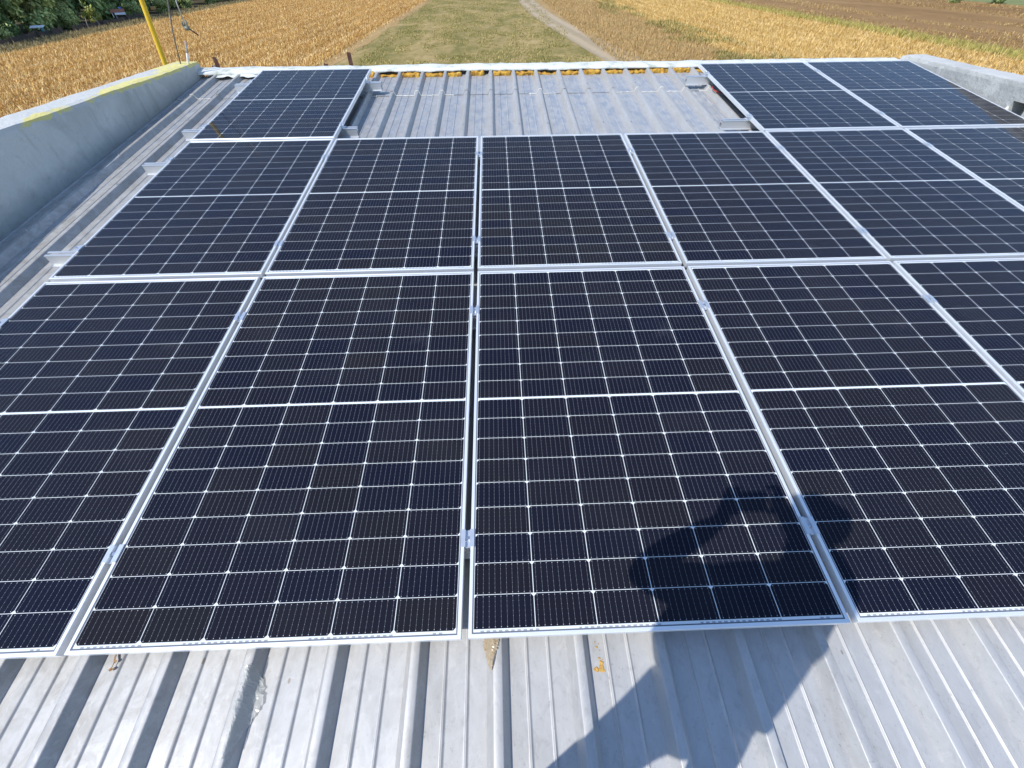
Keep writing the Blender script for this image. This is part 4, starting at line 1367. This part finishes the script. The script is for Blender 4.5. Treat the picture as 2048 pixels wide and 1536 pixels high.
for s_, (sh_, el_, wr_) in ((-1, (SHL, ELL, WRL)), (1, (SHR, ELR, WRR))):
    a = add(sh_, 0.062, cs); b = add(sh_.lerp(el_, 0.5), 0.052, a); c = add(el_, 0.044, b); d = add(el_.lerp(wr_, 0.45), 0.040, c); e = add(wr_, 0.026, d)
    # palm and five fingers closing on the phone's short edge
    palm = add(wr_ + (PH - wr_) * 0.18 + CAM_U * 0.045 + CAM_B * 0.004, 0.026, e)
    for q in range(4):
        base = J[palm] + CAM_U * (0.022 - 0.016 * q) + CAM_R * (s_ * 0.012)
        f1 = add(base + CAM_U * (0.034 if q == 0 else 0.012) - CAM_R * s_ * 0.012 + CAM_B * 0.006, 0.009, palm)
        f2 = add(J[f1] - CAM_R * s_ * (0.026 - 0.002 * q) + CAM_B * 0.004, 0.0085, f1)
        add(J[f2] - CAM_R * s_ * (0.020 - 0.003 * q) - CAM_B * 0.004, 0.0075, f2)
    t1 = add(J[palm] - CAM_U * 0.030 - CAM_R * s_ * 0.012, 0.011, palm)
    add(J[t1] - CAM_U * 0.004 - CAM_R * s_ * 0.03, 0.009, t1)
for hp, kn, an, to in ((HIPL, KNL, ANL, TOL), (HIPR, KNR, ANR, TOR)):
    a = add(hp, 0.078, pv); b = add(hp.lerp(kn, .45), 0.058, a); c = add(kn, 0.048, b); d = add(kn.lerp(an, .4), 0.046, c); e = add(an, 0.042, d); add(to, 0.034, e)
world_child('body', skin_mesh('body', J, E, Rr, M_SKIN, 2), person)
for q in (-1, 1):
    mb = MB()
    c0 = HEAD + Vector((q * 0.034 - 0.012, 0.082, 0.005))
    mb.tube([c0 + Vector((0, -0.006, 0)), c0 + Vector((0, 0.002, 0)), c0 + Vector((0, 0.006, 0))], [0.012, 0.010, 0.004], 10)
    world_child('eye', mb.mesh('eye', M_HAIR, True), person)
# jacket: torso and sleeves as one garment
J, E, Rr = [], [], []
pv = add(PELV + Vector((-0.01, 0, 0.06)), 0.20); ws = add(WAIST + Vector((-0.02, 0, 0)), 0.215, pv); cs = add(CHEST, 0.185, ws); nk = add(NECK + Vector((0, 0, -0.02)), 0.085, cs)
for sh_, el_, wr_ in ((SHL, ELL, WRL), (SHR, ELR, WRR)):
    a = add(sh_, 0.085, cs); b = add(sh_.lerp(el_, .5), 0.070, a); c = add(el_, 0.058, b); d = add(el_.lerp(wr_, .5), 0.045, c); add(el_.lerp(wr_, .93), 0.034, d)
world_child('jacket', skin_mesh('jacket', J, E, Rr, M_JACKET, 2), person)
J, E, Rr = [], [], []
tp = add(PELV + Vector((0.005, 0, 0.15)), 0.15); pv = add(PELV + Vector((0, 0, 0.05)), 0.145, tp)
for hp, kn, an, q in ((HIPL, KNL, ANL, 1.0), (HIPR, KNR, ANR, 0.80)):
    a = add(hp, 0.088 * q, pv); b = add(hp.lerp(kn, .45), 0.074 * q, a); c = add(kn, 0.066 * q, b); add(kn.lerp(an, .92), 0.062, c)
world_child('trousers', skin_mesh('trousers', J, E, Rr, M_TROUSER, 2), person)
for an, to in ((ANL, TOL), (ANR, TOR)):
    J, E, Rr = [], [], []
    a = add(an + Vector((0, -0.06, -0.05)), 0.045); b = add(an + Vector((0, 0.02, -0.04)), 0.052, a); c = add(to + Vector((0, -0.03, 0)), 0.046, b); add(to + Vector((0, 0.05, 0)), 0.036, c)
    world_child('shoe', skin_mesh('shoe', J, E, Rr, M_SHOE, 2), person)
J, E, Rr = [], [], []
a = add(HEAD + Vector((0, -0.05, -0.05)), 0.066); b = add(HEAD + Vector((0, -0.028, 0.045)), 0.097, a); add(HEAD + Vector((0, 0.03, 0.075)), 0.082, b)
world_child('hair', skin_mesh('hair', J, E, Rr, M_HAIR, 2), person)

# the phone, held level with the camera's own viewpoint just in front of its back
pm = Matrix(((CAM_R.x, CAM_U.x, CAM_B.x, PH.x), (CAM_R.y, CAM_U.y, CAM_B.y, PH.y), (CAM_R.z, CAM_U.z, CAM_B.z, PH.z), (0, 0, 0, 1)))
ph = empty('mobile_phone', pm, 'dark mobile phone held level in both hands, only its shadow in view', 'phone')
mb = MB()
def rr_ring(z, ins):
    pts = []
    w2, h2, rc = 0.074 - ins, 0.036 - ins, 0.010
    for cx_, cy_, a0 in ((w2 - rc, h2 - rc, 0), (-w2 + rc, h2 - rc, 90), (-w2 + rc, -h2 + rc, 180), (w2 - rc, -h2 + rc, 270)):
        for q in range(5):
            a = math.radians(a0 + 22.5 * q); pts.append((cx_ + rc * math.cos(a), cy_ + rc * math.sin(a), z))
    return pts
rings = [rr_ring(0.0, 0.0015), rr_ring(0.0015, 0), rr_ring(0.0065, 0), rr_ring(0.008, 0.0015)]
for a, b in zip(rings[:-1], rings[1:]):
    n = len(a)
    for q in range(n): mb.face([a[q], a[(q + 1) % n], b[(q + 1) % n], b[q]])
mb.face(rings[0][::-1])
link('phone_case', mb.mesh('phone_case', M_BLACK), ph)
mb = MB(); mb.face(rr_ring(0.0079, 0.0015)); link('screen', mb.mesh('screen', M_BLACK), ph)
